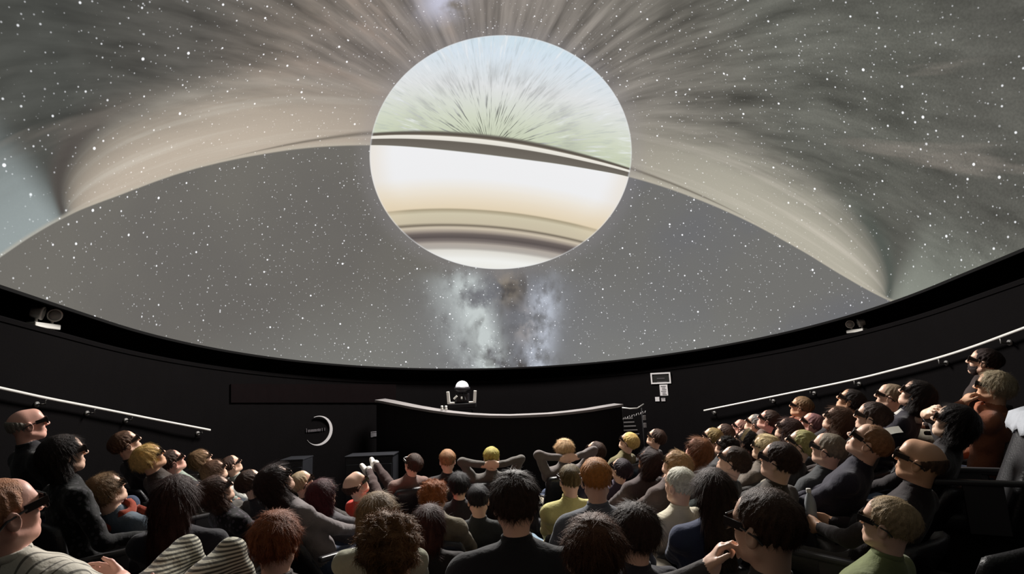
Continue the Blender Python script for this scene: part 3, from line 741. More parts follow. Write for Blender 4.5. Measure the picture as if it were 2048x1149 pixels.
# left side, near the handrail
per(55, 852, 3.9, 'fringe', GRY, BK, 'bald man in black jacket sitting just below the left handrail', hp=12, skin='pink', recl=16)
per(127, 912, 3.45, 'bob', BLK, (56, 54, 58), 'dark-haired woman in patterned scarf in front of the bald man at left', hp=10, pat='spots', recl=18)
per(252, 890, 5.2, 'short', BRN, (40, 38, 44), 'brown-haired man, first of the left cluster under the handrail', hp=28)
per(299, 918, 4.75, 'medium', BLD, (62, 52, 46), 'curly blond person looking up in the left rows', hp=26, skin='tan')
per(344, 926, 5.25, 'short', DKB, (158, 170, 158), 'dark-haired man in pale green shirt looking up at left', hp=26, skin='pink')
per(402, 922, 6.3, 'medium', LBR, (60, 60, 62), 'small fair-haired head far left below the end of the handrail', hp=30)
per(430, 944, 5.6, 'bob', BRN, (206, 204, 196), 'brown-haired woman in white top in the far left rows', hp=30, skin='fair')
per(463, 932, 6.5, 'crew', DKB, (170, 174, 164), 'short-haired man in whitish shirt, last of the left rows', hp=26, skin='fair')
per(212, 985, 3.5, 'medium', (112, 88, 62), (86, 98, 110), 'shaggy brown-haired person in red knitted scarf and blue-grey coat', hp=30, scarf=(150, 62, 40), phi=62)
per(352, 1000, 2.95, 'long', (50, 28, 24), (34, 32, 40), 'dark auburn long-haired woman seen from behind in the left rows', hp=8, phi=28, glasses=0)
per(433, 985, 4.1, 'bob', (66, 44, 34), (70, 62, 72), 'brown bob-haired woman in spotted blouse in the middle left rows', hp=28, pat='spots')
per(502, 968, 4.9, 'short', DKB, (52, 50, 52), 'dark-haired man with light-rimmed glasses beside the long-haired woman at left', hp=30)
per(551, 966, 3.75, 'long', (44, 30, 28), (120, 112, 112), 'woman with very long dark brown hair looking up in profile', hp=34, phi=62)
per(604, 968, 5.3, 'crew', (150, 132, 104), (66, 62, 60), 'man with cropped sandy hair in front of the crescent sign', hp=30)
per(645, 992, 4.15, 'bob', (62, 22, 26), (90, 86, 90), 'woman with dark red bob below the crescent sign', hp=18, phi=40)
per(712, 972, 4.9, 'fringe', DKB, (226, 62, 40), 'balding man in bright red top left of centre', hp=30, phi=55, pants=(200, 196, 190))
per(755, 1035, 3.1, 'bob', (128, 104, 74), (150, 150, 130), 'woman with smooth fair bob seen from behind left of centre', hp=6, phi=18, glasses=0)
per(553, 1086, 2.3, 'medium', (128, 72, 40), (56, 46, 44), 'auburn messy-haired person seen from behind at the lower left', hp=4, phi=25, glasses=0)
per(780, 1108, 2.05, 'curly', (120, 86, 56), (96, 90, 96), 'person with big curly light brown hair in the nearest row', hp=0, phi=12, glasses=0)
per(2, 1035, 1.8, 'crew', (150, 104, 76), (214, 208, 194), 'man in white striped shirt with folded arms at the lower left corner', hp=20, recl=46, arms='cross', sleeve=0, pat='stripe', pants=(200, 196, 178), ppat='finestripe', legs='up', phi=62, skin='pink', fine=.0065)
# centre
per(826, 930, 6.1, 'short', DKB, (120, 96, 88), 'dark-haired person in the front row with white sneakers propped up', hp=34, phi=-30, legs='prop', shoes=(214, 210, 204), pants=(66, 52, 50), recl=30)
per(895, 923, 6.15, 'short', (150, 112, 80), (46, 44, 46), 'fair-haired person with dark seat back, centre of the front row', hp=6, phi=0, glasses=0, recl=26)
per(983, 918, 6.15, 'short', (168, 156, 84), (92, 88, 84), 'yellow-blond person with elbows spread behind the head in the front row', hp=6, phi=0, arms='behind', glasses=0, recl=26)
per(1128, 902, 6.2, 'medium', (206, 160, 120), (104, 96, 94), 'strawberry blond person holding hands behind the head in the front row', hp=10, phi=-25, arms='behind', glasses=0, recl=28)
per(1190, 905, 6.35, 'short', DKB, (96, 104, 106), 'front row person in grey knitted sweater lying far back', hp=45, phi=-60, recl=34, glasses=1)
per(1257, 886, 6.6, 'short', (214, 168, 104), (104, 96, 66), 'blond person right in the front row by the stage steps', hp=36, phi=-60, recl=30)
per(1312, 878, 6.9, 'short', DKB, (60, 54, 54), 'dark-haired person reclining in the last front row seat on the right', hp=40, phi=-62, recl=32)
per(870, 994, 4.2, 'curly', (158, 98, 58), (112, 104, 86), 'person with curly ginger hair and khaki jacket in the centre rows', hp=18, phi=30, scl=.92, glasses=1)
per(858, 1052, 3.2, 'bob', (58, 28, 24), (40, 34, 34), 'person with smooth chestnut hair left of the near dark-haired man', hp=6, phi=6, glasses=0)
per(957, 1002, 4.35, 'short', (34, 32, 34), (50, 52, 52), 'black-haired person just left of the near dark-haired man', hp=6, phi=4, glasses=0)
per(918, 972, 5.3, 'medium', (30, 26, 28), (44, 40, 42), 'very dark head between the ginger curls and the fair front row head', hp=8, phi=0, glasses=0)
per(1030, 1008, 2.15, 'medium', (54, 39, 33), (34, 34, 38), 'large dark-haired man in black jacket, nearest in the centre', hp=2, phi=-4, glasses=0, recl=16, build=1.12, fine=.0080)
per(1140, 962, 4.5, 'short', (96, 80, 50), (206, 198, 132), 'man with dark blond hair and pale yellow sweater in the centre rows', hp=12, phi=-22)
per(1192, 962, 3.25, 'short', GIN, (98, 102, 110), 'ginger short-haired man in grey sweater right of centre', hp=4, phi=-12, recl=16, build=1.05)
per(1242, 942, 5.4, 'short', (42, 32, 40), (66, 56, 72), 'dark-haired person in purple behind the ginger-haired man', hp=24, phi=-40)
per(1188, 1112, 1.42, 'medium', (96, 62, 42), (150, 138, 120), 'shaggy brown-haired youngster at the bottom edge right of centre', hp=4, phi=-10, glasses=0, scl=.80)
per(1268, 1066, 2.35, 'medium', (56, 41, 34), (52, 50, 58), 'dark-haired person with lit temple, bottom right of centre', hp=10, phi=-38, glasses=0, recl=18)
# right side
per(1300, 926, 5.1, 'bob', (48, 32, 30), (74, 62, 62), 'dark-haired brown-skinned woman reclining in the right middle rows', hp=40, skin='brown', recl=30)
per(1352, 932, 4.95, 'medium', (164, 132, 92), (84, 70, 66), 'person with wavy light brown hair in front of the white-haired one', hp=24)
per(1396, 902, 5.25, 'long', (120, 78, 50), (52, 42, 48), 'woman with long chestnut hair and pink face in the right rows', hp=22, skin='pink')
per(1359, 974, 3.75, 'short', WHT, (214, 206, 184), 'white-haired person in cream jacket in the right middle rows', hp=14, phi=-48, glasses=0)
per(1426, 985, 3.1, 'long', (56, 41, 36), (58, 66, 92), 'person with long smooth dark hair seen from behind at right', hp=6, phi=-25, glasses=0)
per(1466, 926, 4.35, 'short', (60, 46, 36), (48, 56, 56), 'man with cropped brown hair and high forehead in the right rows', hp=30)
per(1448, 868, 6.7, 'short', DKB, (96, 88, 84), 'small dark-haired head at the far end of the right rows', hp=26)
per(1424, 878, 6.35, 'short', (130, 110, 70), (60, 54, 52), 'small fair head at the far end of the right rows', hp=22)
per(1482, 858, 6.9, 'crew', (110, 76, 66), (120, 90, 84), 'pink-faced man at the far right rows below the start of the handrail', hp=26, skin='pink')
per(1510, 850, 6.5, 'short', (120, 116, 112), (150, 138, 128), 'grey-haired person with pale face in the far right rows', hp=24)
per(1537, 843, 6.15, 'short', DKB, (110, 92, 84), 'man with red-tinted glasses and bare neck in the far right rows', hp=20, skin='pink')
per(1492, 884, 5.75, 'medium', (36, 30, 28), (70, 62, 58), 'dark-haired person with pale headband in the right rows', hp=26, band=(206, 190, 150))
per(1452, 896, 5.7, 'curly', (40, 34, 32), (60, 60, 62), 'small dark curly head in the right rows', hp=26, scl=.9)
per(1577, 862, 5.4, 'long', (66, 46, 42), (56, 46, 44), 'woman with long dark brown hair beside the man in plaid scarf', hp=22)
per(1602, 816, 6.0, 'short', LBR, (140, 84, 66), 'man in reddish scarf sitting highest in the far right rows', hp=16, skin='tan', scarf=(176, 120, 92), recl=16)
per(1624, 850, 5.55, 'crew', (120, 84, 84), (150, 104, 108), 'pink-faced man looking up in the right rows', hp=34, skin='pink')
per(1531, 898, 4.65, 'medium', (214, 178, 138), (104, 94, 84), 'older blond person with dark red glasses in the right rows', hp=18, skin='pale')
per(1558, 926, 3.35, 'short', (54, 38, 32), (70, 62, 54), 'dark-haired man with visible ear, in front of the blond person at right', hp=16, phi=-62)
per(1602, 892, 4.55, 'short', (152, 146, 96), (62, 60, 58), 'person with greenish blond hair in the right rows', hp=24, skin='pale')
per(1657, 902, 3.65, 'crew', (112, 102, 88), (60, 62, 64), 'man with grey-brown cropped hair and big ear at right', hp=16, phi=-64)
per(1676, 842, 4.85, 'long', (86, 62, 48), (84, 60, 56), 'woman with long brown hair looking straight up at right', hp=36)
per(1701, 804, 5.4, 'bun', BLK, (44, 40, 42), 'black-haired person just under the right handrail', hp=20, skin='tan')
per(1744, 838, 4.3, 'short', (58, 42, 36), (60, 52, 50), 'man with dark sunglasses and quiet smile at right', hp=18, phi=-74, skin='fair')
per(1781, 796, 5.1, 'crew', (130, 112, 92), (54, 48, 46), 'sandy-haired man under the right handrail', hp=18, skin='fair')
per(1833, 792, 4.75, 'bob', BLK, (44, 40, 50), 'black-haired woman with white collar looking straight up', hp=40, collar=(200, 196, 190))
per(1738, 888, 3.6, 'crew', (126, 92, 66), (46, 44, 56), 'man with light brown hair and bare throat looking up at right', hp=32)
per(1840, 925, 3.0, 'fringe', (80, 62, 50), (44, 36, 38), 'bald man with ear and dark glasses holding a bottle at right', hp=14, arms='hold', skin='tan', phi=-72)
per(1908, 848, 3.6, 'bob', (30, 24, 24), (40, 34, 36), 'woman with massed dark hair raising a hand to her glasses', hp=24, arms='brow', skin='pale', hs=1.04)
per(1968, 727, 4.75, 'short', (44, 32, 30), (52, 40, 38), 'bearded man sitting highest at the far right under the handrail', hp=8, recl=12, skin='fair', beard=1)
per(1988, 776, 4.15, 'medium', (158, 144, 120), (150, 92, 66), 'grey-blond woman in rust scarf at the far right edge', hp=10, recl=14, arms='mouthL', scarf=(168, 104, 74), skin='tan')
per(1776, 1052, 2.5, 'short', (150, 130, 100), (116, 124, 84), 'fair-haired woman in green jacket at the lower right', hp=16, phi=-68, skin='fair')
per(1532, 1062, 1.75, 'short', (66, 47, 36), (70, 66, 66), 'dark-haired man with hand at his mouth, nearest at lower right', hp=10, phi=-52, recl=16, arms='mouthL', skin='fair', fine=.006)

def view_turn(px):
    for (a, x), (b, y) in zip(AUTO[:-1], AUTO[1:]):
        if a <= px <= b: return x+(y-x)*(px-a)/(b-a)
    return 0.0
SEATS, FOLK = [], []
random.seed(4)
for (px, py, d, style, hc, top, label, k) in P:
    recl = k.get('recl', 34 if abs(px-1000) > 240 else 24); hp = k.get('hp', 20)+(8 if abs(px-1000) > 240 and d > 2.6 and k.get('glasses', 1) else 0)
    arms = k.get('arms') or random.choice(('lap', 'rest', 'cross', 'lap'))
    legs = k.get('legs') or random.choice(('std', 'out', 'crossed', 'std'))
    hp = int(round(hp/6.0)*6) if not k.get('fine') else hp
    spec = dict(recl=recl, hp=hp, arms=arms, legs=legs, sleeve=k.get('sleeve', 1), fine=k.get('fine', .0095 if d < 2.7 else .0105), build=k.get('build', 1.0), hood=0)
    if not (k.get('fine') or legs == 'prop' or arms not in ('lap', 'rest', 'cross')):          # far sitters share a few poses
        if d > 3.0: spec['arms'] = 'lap' if recl > 20 else 'rest'; spec['legs'] = 'std'; spec['recl'] = 34 if recl > 28 else 24 if recl >= 20 else 16; spec['build'] = 1.0
        if d > 4.4: spec['fine'] = .0135; spec['hp'] = 12 if hp < 15 else (24 if hp < 30 else 36)
    FOLK.append(dict(px=px, py=py, d=d, style=style, hc=hc, top=top, label=label, k=k, spec=spec))
def head_centre(recl, hp):
    a = math.radians(recl); T = np.array([0, -math.sin(a), math.cos(a)]); NB = np.array([0, 0, .52])+T*.5
    return NB+unit(T+np.array([0, .25, .5]))*.075+rotx(math.radians(hp)) @ np.array([0, .012, .115])
for f in FOLK:
    k = f['k']; phi = k.get('phi')
    turn = math.radians(-(view_turn(f['px']) if phi is None else (phi)))
    ray = CM @ np.array([(f['px']-1024)/FPX, 0, 1.0]); az = math.atan2(ray[1], ray[0])
    f['yaw'] = az-math.pi/2+turn
    s = f['s'] = k.get('scl', 1.0)
    hc = rotz(f['yaw']) @ head_centre(f['spec']['recl'], f['spec']['hp'])*s
    f['hoff'] = hc
def base_of(f): return at(f['px'], f['py'], f['d'])-f['hoff']
# nudge sitters apart along their own line of sight until no two seats share a place
for it in range(60):
    mv = [0.0]*len(FOLK); B = [base_of(f) for f in FOLK]
    for i in range(len(FOLK)):
        for j in range(i):
            q = B[i][:2]-B[j][:2]; dd = math.hypot(*q); need = 0.50
            if dd < need:
                sgn = 1 if FOLK[i]['d'] >= FOLK[j]['d'] else -1
                mv[i] += sgn*(need-dd)*.25; mv[j] -= sgn*(need-dd)*.25
    for f, m_ in zip(FOLK, mv): f['d'] = min(max(f['d']+max(-.05, min(.05, m_)), 1.3), 7.4)
B = np.array([base_of(f) for f in FOLK])
# ------------------------------------------------------------------ raked floor, fitted under every seat
Aq = lambda x, y: np.stack([np.ones_like(x), x, y, x*x, y*y, x*y], -1)
cq = np.linalg.lstsq(Aq(B[:, 0], B[:, 1]), B[:, 2], rcond=None)[0]
res = B[:, 2]-Aq(B[:, 0], B[:, 1]) @ cq
Kf = lambda X1, X2: np.exp(-((X1[:, None, :]-X2[None, :, :])**2).sum(-1)/(2*.40**2))
wq = np.linalg.solve(Kf(B[:, :2], B[:, :2])+np.eye(len(B))*.01, res)
def floor_z(x, y):
    x, y = np.atleast_1d(np.asarray(x, float)), np.atleast_1d(np.asarray(y, float)); yc = np.clip(y, -2.0, 8.0)
    return np.clip(Aq(x, yc) @ cq, .05, 1.45)+Kf(np.stack([x, y], -1), B[:, :2]) @ wq
M_FLOOR = mat('dark_carpet', srgb(26, 24, 26), .95, bump=(160, .4), spec=.05, var=.3, vscale=30)
def build_floor():
    gx = np.arange(-5.2, 5.3, .13); gy = np.arange(-4.4, 11.0, .13)
    X, Y = np.meshgrid(gx, gy, indexing='ij'); Zf = floor_z(X.ravel(), Y.ravel())
    V = np.stack([X.ravel(), Y.ravel(), Zf], 1); nx, ny = X.shape
    i, j = np.meshgrid(np.arange(nx-1), np.arange(ny-1), indexing='ij'); a = (i*ny+j).ravel()
    me = np_mesh('floor', V, np.stack([a, a+ny, a+ny+1, a+1], 1)); me.materials.append(M_FLOOR)
    o = bpy.data.objects.new('floor', me); C.objects.link(o)
    tag(o, 'dark carpeted floor falling towards the stage', None, None, 'structure')
build_floor()

# ------------------------------------------------------------------ handrails on the wall
M_RAIL = mat('handrail_pale_metal', srgb(226, 224, 220), .35, spec=.6, metal=.0, var=.05)
M_BRK = mat('bracket_grey', srgb(120, 118, 116), .4, spec=.5)
def handrail(pix, brk, label, ext):
    o = empty('handrail', wall_hit(*pix[0])[0]); org = np.array(o.location)
    pts = []
    for px, py in pix:
        p, n = wall_hit(px, py, RW-.09); pts.append(Vector(p-org))
    d = (pts[0]-pts[1]).normalized()*ext; pts = [pts[0]+Vector((0, d.y, d.z))]+pts
    sm = []
    for i in range(len(pts)-1):
        p0, p1, p2, p3 = pts[max(i-1, 0)], pts[i], pts[i+1], pts[min(i+2, len(pts)-1)]
        for t in np.linspace(0, 1, 6)[:-1]:
            sm.append(.5*((2*p1)+(p2-p0)*t+(2*p0-5*p1+4*p2-p3)*t*t+(3*p1-p0-3*p2+p3)*t**3))
    sm.append(pts[-1])
    bm = bmesh.new(); tube(bm, sm, .0145, 10); bm_obj('rail', bm, M_RAIL, o, True)
    for px, py in brk:
        p, n = wall_hit(px, py, RW-.09); w = p-n*.085; p = p-org; w = w-org-np.array([0, 0, .055])
        bm = bmesh.new(); tube(bm, [p-np.array([0, 0, .012]), p-np.array([0, 0, .055]), w], .008, 8)
        tube(bm, [w-n*.004, w+n*.01], .028, 14); bm_obj('bracket', bm, M_BRK, o, True)
    return tag(o, label, 'handrail')
handrail([(0, 777), (92, 797), (200, 818), (310, 840), (420, 861)], [(92, 797), (190, 816), (265, 831), (405, 858)], 'pale sloping handrail on the left wall', 1.6)
handrail([(2048, 657), (1950, 693), (1875, 717), (1790, 740), (1700, 762), (1550, 793), (1408, 822)], [(2000, 675), (1877, 717), (1708, 760), (1620, 779), (1540, 795), (1424, 819)], 'long pale handrail curving along the right wall', 1.6)

# ------------------------------------------------------------------ twin spotlights on the wall ledge
M_WHT = mat('white_enamel', srgb(232, 230, 224), .4, spec=.5)
M_LENS = mat('lamp_glass', srgb(150, 150, 146), .12, spec=.7)
def twin_lamp(px, py, label, s=1.0):
    p, n = wall_hit(px, py, RW-.01); p = p+n*0.0
    h = DM.T @ (p-DC); h[2] = -GAP+.012; r0 = math.hypot(h[0], max(h[1], 0)); k = (RW+.05)/max(r0, 1e-6)
    h[0] *= k; h[1] = h[1]*k if h[1] > 0 else h[1]
    p = DC+DM @ h
    o = empty('emergency_lamp', M=frame_at(p, n) @ Matrix.Diagonal((s, s, s, 1)))
    bm = bmesh.new(); box(bm, (0, 0, .012), (.26, .09, .045), None, .008); bm_obj('housing', bm, M_WHT, o)
    for sx, yaw in ((-.075, .5), (.085, -.7)):
        Mx = Matrix.Translation((sx, -.01, .115)) @ Matrix.Rotation(yaw, 4, 'Z') @ Matrix.Rotation(math.radians(100), 4, 'X')
        bm = bmesh.new(); lathe(bm, [(.022, -.05), (.04, -.045), (.052, .02), (.056, .025), (.056, .035), (.046, .036)], 20, Mx)
        tube(bm, [(sx, 0, .03), (sx, 0, .075)], .011, 8); hd = bm_obj('lamp_head', bm, M_WHT, o, True)
        bm = bmesh.new(); lathe(bm, [(.0448, .030), (.0448, .037), (.030, .043), (.012, .046)], 20, Mx); bm_obj('lens', bm, M_LENS, hd, True)
    return tag(o, label, 'lamp')
twin_lamp(98, 658, 'white twin-headed emergency lamp on the left wall ledge', 1.15)
twin_lamp(1708, 668, 'white twin-headed emergency lamp on the right wall ledge', .95)

# ------------------------------------------------------------------ front parapet with pale top
M_PAR = mat('parapet_black', srgb(16, 14, 16), .7, spec=.2)
M_CAP = mat('parapet_cap_grey', srgb(126, 122, 122), .45, spec=.4, var=.12, vscale=5)
PPX = [(757, 800, 9.15), (775, 803, 9.0), (800, 808, 8.85), (830, 814, 8.7), (865, 820, 8.55), (900, 825, 8.42), (940, 829, 8.33), (980, 831, 8.28), (1020, 831.5, 8.27), (1060, 830, 8.3), (1100, 828, 8.37), (1140, 824, 8.46), (1180, 819, 8.6), (1215, 813, 8.75), (1240, 809, 8.9)]
def parapet():
    pts = [at(*q) for q in PPX]; o = empty('stage_parapet', (pts[7][0], pts[7][1], float(floor_z(pts[7][0], pts[7][1])[0]))); org = np.array(o.location)
    V, Fc = [], []
    nrm = []
    for i, p in enumerate(pts):
        t = pts[min(i+1, len(pts)-1)]-pts[max(i-1, 0)]; nrm.append(unit([t[1], -t[0], 0]))
    for p, n in zip(pts, nrm):
        zf = float(floor_z(p[0], p[1])[0])
        for q in (p+n*.04, p-n*.10):
            V.append(np.array([q[0], q[1], zf-.02])-org); V.append(q-np.array([0, 0, .03])-org)
    n = 4
    for i in range(len(pts)-1):
        a, b = i*n, (i+1)*n
        for f in ((0, 1), (1, 3), (3, 2)): Fc.append((a+f[0], b+f[0], b+f[1], a+f[1]))
    Fc += [(0, 1, 3, 2), tuple((len(pts)-1)*n+k for k in (0, 2, 3, 1))]
    mesh_obj('front', V, Fc, M_PAR, o)
    V, Fc = [], []
    for p, m_ in zip(pts, nrm):
        w = .075
        for q in (p+m_*w+np.array([0, 0, -.035]), p+m_*w+np.array([0, 0, .0]), p-m_*(w+.06)+np.array([0, 0, .012]), p-m_*(w+.06)+np.array([0, 0, -.035])): V.append(q-org)
    for i in range(len(pts)-1):
        a, b = i*4, (i+1)*4
        for k in range(4): Fc.append((a+k, b+k, b+(k+1) % 4, a+(k+1) % 4))
    Fc += [(0, 1, 2, 3), tuple((len(pts)-1)*4+k for k in (3, 2, 1, 0))]
    mesh_obj('cap', V, Fc, M_CAP, o)
    tag(o, 'curved black parapet with pale grey top in front of the stage', 'parapet')
    return pts
PAR = parapet()
# two small white fittings on the parapet
for px, nm in ((884, 'left'), (892, 'right')):
    bm = bmesh.new(); p = at(px, 818.5, 8.47)
    lathe(bm, [(.020, -.022), (.022, .0), (.016, .02), (.020, .035), (.014, .048)], 12); o = bm_obj('clamp_lamp', bm, M_WHT, None, True); o.location = p
    tag(o, 'tiny white clamp on the parapet below the projector, the %s one' % nm, 'clamp')

# ------------------------------------------------------------------ projector behind the parapet
M_GLOW = mat('projector_lens_glow', srgb(220, 216, 222), .25, spec=.6, emit=((1, .97, 1, 1), .55))
M_DARKM = mat('dark_metal', srgb(40, 38, 42), .4, spec=.5, metal=.3)
def projector():
    D = 8.75; p = at(925, 806, D); zf = float(floor_z(p[0], p[1])[0])
    o = empty('dome_projector', (p[0], p[1], zf)); h0 = p[2]-zf
    bm = bmesh.new(); box(bm, (0, 0, h0*.5-.06), (.30, .30, h0-.12), None, .01); box(bm, (0, 0, h0-.045), (.42, .30, .07), None, .01); bm_obj('pedestal', bm, M_PAR, o)
    for s in (-1, 1):
        bm = bmesh.new(); box(bm, (s*.205, -.12, h0+.09), (.045, .05, .18), Matrix.Rotation(s*.08, 3, 'Y'), .006); box(bm, (s*.165, -.12, h0+.005), (.11, .05, .026), None, .006); bm_obj('bracket', bm, M_WHT, o)
    bm = bmesh.new()
    for a, b in (((-.10, -.10, h0+.06), (-.04, -.05, h0+.17)), ((.06, -.10, h0+.04), (.01, -.05, h0+.19)), ((0, -.11, h0+.03), (0, -.05, h0+.16))): tube(bm, [a, b], .012, 8)
    box(bm, (0, 0, h0+.07), (.22, .14, .15), None, .02); bm_obj('body', bm, M_DARKM, o)
    bm = bmesh.new(); box(bm, (-.095, -.125, h0+.085), (.07, .02, .028), Matrix.Rotation(-.7, 3, 'Y'), .004); bm_obj('status_plate', bm, M_WHT, o)
    bm = bmesh.new(); box(bm, (.0, -.125, h0+.075), (.025, .02, .035), None, .004); bm_obj('status_light', bm, M_WHT, o)
    bm = bmesh.new(); lathe(bm, [(.10, .16), (.125, .19), (.125, .235), (.115, .24)], 24, Matrix.Translation((0, 0, h0))); bm_obj('lens_mount', bm, M_DARKM, o, True)
    bm = bmesh.new(); lathe(bm, [(.105*math.cos(a), .235+.105*math.sin(a)) for a in np.linspace(0, 1.5, 10)], 24, Matrix.Translation((0, 0, h0))); bm_obj('dome_lens', bm, M_GLOW, o, True)
    bm = bmesh.new(); lathe(bm, [(.036*math.cos(a), .036*math.sin(a)) for a in np.linspace(-1.5, 1.5, 12)], 16, Matrix.Translation((0, -.085, h0+.275))); bm_obj('bulb', bm, mat('bulb_light', (1, 1, 1, 1), .3, emit=((1, .97, 1, 1), 4.0)), o, True)
    tag(o, 'fisheye dome projector with glowing lens and white side brackets behind the parapet', 'projector')
projector()

# ------------------------------------------------------------------ signs and fittings on the front wall
M_SIGN = mat('sign_white', srgb(205, 202, 204), .6, spec=.2)
M_SIGNG = mat('sign_grey_letters', srgb(96, 92, 96), .6, spec=.2)
def wall_thing(name, px, py, off=.0):
    p, n = wall_hit(px, py, RW-.004); return empty(name, M=frame_at(p+n*off, n)), np.linalg.norm(p-EYE)/FPX*1.02
def crescent():
    o, k = wall_thing('crescent_sign', 637, 862); R = 26*k
    V, Fc = [], []; N = 40
    for i in range(N+1):
        a = math.radians(112)-math.radians(258)*i/N
        th = max(.10, math.sin(math.pi*min(1, (i+.5)/N)))*5.6*k*(.55+.45*math.sin(math.pi*i/N))
        for r in (R, R-th):
            for y in (-.02, 0): V.append((r*math.cos(a), y, r*math.sin(a)))
    for i in range(N):
        a, b = i*4, i*4+4
        for q in ((0, 1), (1, 3), (3, 2), (2, 0)): Fc.append((a+q[0], a+q[1], b+q[1], b+q[0]))
    Fc += [(0, 2, 3, 1), tuple(N*4+q for q in (0, 1, 3, 2))]
    mesh_obj('crescent', V, Fc, M_SIGN, o)
    hs = [(-23, 6.5), (-19.5, 4), (-16.8, 4), (-14, 4), (-11.5, 4), (-9, 4), (-6.4, 4), (-3.6, 4), (-.6, 4.4), (2.2, 4), (6.2, 5), (11, 5)]
    for i, (x, h) in enumerate(hs):          # the unreadably small word across the crescent, letter by letter
        bm = bmesh.new(); box(bm, (x*k, -.008, (h*.5-1)*k), ((1.1 if i in (0, 10, 11) else 1.8)*k, .014, h*k), None, 0)
        if i % 2 and i < 10: box(bm, (x*k+.9*k, -.008, (h-1.6)*k), (1.6*k, .014, .9*k), None, 0)
        bm_obj('letter', bm, M_SIGNG, o)
    tag(o, 'white crescent sign with a small word on the dark front wall', 'sign')
crescent()
def framed(name, px, py, w, h, label, cat, frame=None, panel=None, lines=0, t=2.6):
    o, k = wall_thing(name, px, py); W, Hh = w*k, h*k
    bm = bmesh.new(); box(bm, (0, -.006, 0), (W, .012, Hh), None, .001); bm_obj('panel', bm, panel or M_SIGN, o)
    if frame:
        for c, s in (((0, -.012, Hh/2), (W+t*k, .024, t*k)), ((0, -.012, -Hh/2), (W+t*k, .024, t*k)), ((W/2, -.0118, 0), (t*k, .024, Hh-t*k)), ((-W/2, -.0118, 0), (t*k, .024, Hh-t*k))):
            bm = bmesh.new(); box(bm, c, s); bm_obj('frame_bar', bm, frame, o)
    for i in range(lines):
        zz = Hh*.36-Hh*.75*i/max(1, lines-1)
        bm = bmesh.new(); box(bm, (W*.04*((i*7) % 3-1), -.013, zz), (W*(.62-.10*((i*5) % 3)), .004, Hh*.055)); bm_obj('text_line', bm, M_SIGNG if panel is None else M_SIGNG, o)
    return tag(o, label, cat)
M_DKP = mat('sign_dark_face', srgb(26, 25, 24), .5)
framed('framed_sign', 1322, 757, 35, 18, 'dark sign board in a white frame on the front wall', 'sign', M_SIGN, M_DKP, 3)
framed('wall_notice', 1328, 781, 15, 20, 'small white notice sheet under the framed sign', 'notice', None, None, 6)
framed('switch_plate', 1315, 799, 8, 8, 'square white switch plate left under the notice', 'switch', None, None, 0)
framed('thermostat', 1327, 800, 7.5, 6, 'small grey-white control box right under the notice', 'control box', None, mat('box_grey', srgb(168, 164, 166), .5), 1)
framed('door_plate', 750, 869, 17, 10, 'little pale plate on the dark wall right of the crescent sign', 'plate', None, mat('plate_grey', srgb(120, 118, 122), .5), 2)
# broad dark panel left of the parapet
def panel():
    V, Fc = [], []; N = 14
    p0, _ = wall_hit(640, 800); org = p0
    for i in range(N+1):
        px = 462+(792-462)*i/N; pt, _ = wall_hit(px, 768+i*.1, RW-.02); pb, _ = wall_hit(px, 806, RW-.02); qt, _ = wall_hit(px, 768+i*.1, RW-.004); qb, _ = wall_hit(px, 806, RW-.004)
        V += [pt-org, pb-org, qb-org, qt-org]
    for i in range(N):
        a, b = i*4, i*4+4
        for k in range(4): Fc.append((a+k, b+k, b+(k+1) % 4, a+(k+1) % 4))
    Fc += [(0, 1, 2, 3), tuple(N*4+k for k in (3, 2, 1, 0))]
    o = mesh_obj('acoustic_panel', V, Fc, mat('panel_dark_red', srgb(14, 8, 9), .9, spec=.05, var=.2)); o.location = org
    tag(o, 'long dark reddish acoustic panel on the wall left of the parapet', 'panel')
panel()
# grey equipment boxes on the floor before the front wall
M_CAB = mat('cabinet_grey', srgb(32, 33, 38), .6, spec=.3, var=.2)
def cabinet(x0, x1, y0, d, label):
    p, q = at(x0, y0, d), at(x1, y0, d); c = (p+q)/2; w = np.linalg.norm(q-p); zf = float(floor_z(c[0], c[1])[0]); h = c[2]-zf
    o = empty('equipment_cabinet', (c[0], c[1], zf)); o.rotation_euler = (0, 0, math.atan2(q[1]-p[1], q[0]-p[0]))
    bm = bmesh.new(); box(bm, (0, .2, h/2), (w, .4, h), None, .012); bm_obj('case', bm, M_CAB, o)
    bm = bmesh.new(); box(bm, (0, -.008, h*.48), (w*.94, .016, h*.86), None, .004); dr = bm_obj('door', bm, M_CAB, o)
    bm = bmesh.new(); tube(bm, [(w*.38, -.03, h*.55), (w*.38, -.03, h*.70)], .008, 8); bm_obj('handle', bm, M_DARKM, dr, True)
    bm = bmesh.new(); box(bm, (0, .2, h+.006), (w*1.02, .42, .02), None, .004); bm_obj('top', bm, M_CAB, o)
    tag(o, label, 'cabinet')
cabinet(690, 786, 914, 8.1, 'grey cabinet in front of the dark wall, larger of two')
cabinet(560, 606, 922, 7.8, 'small grey cabinet end showing left of the larger cabinet')

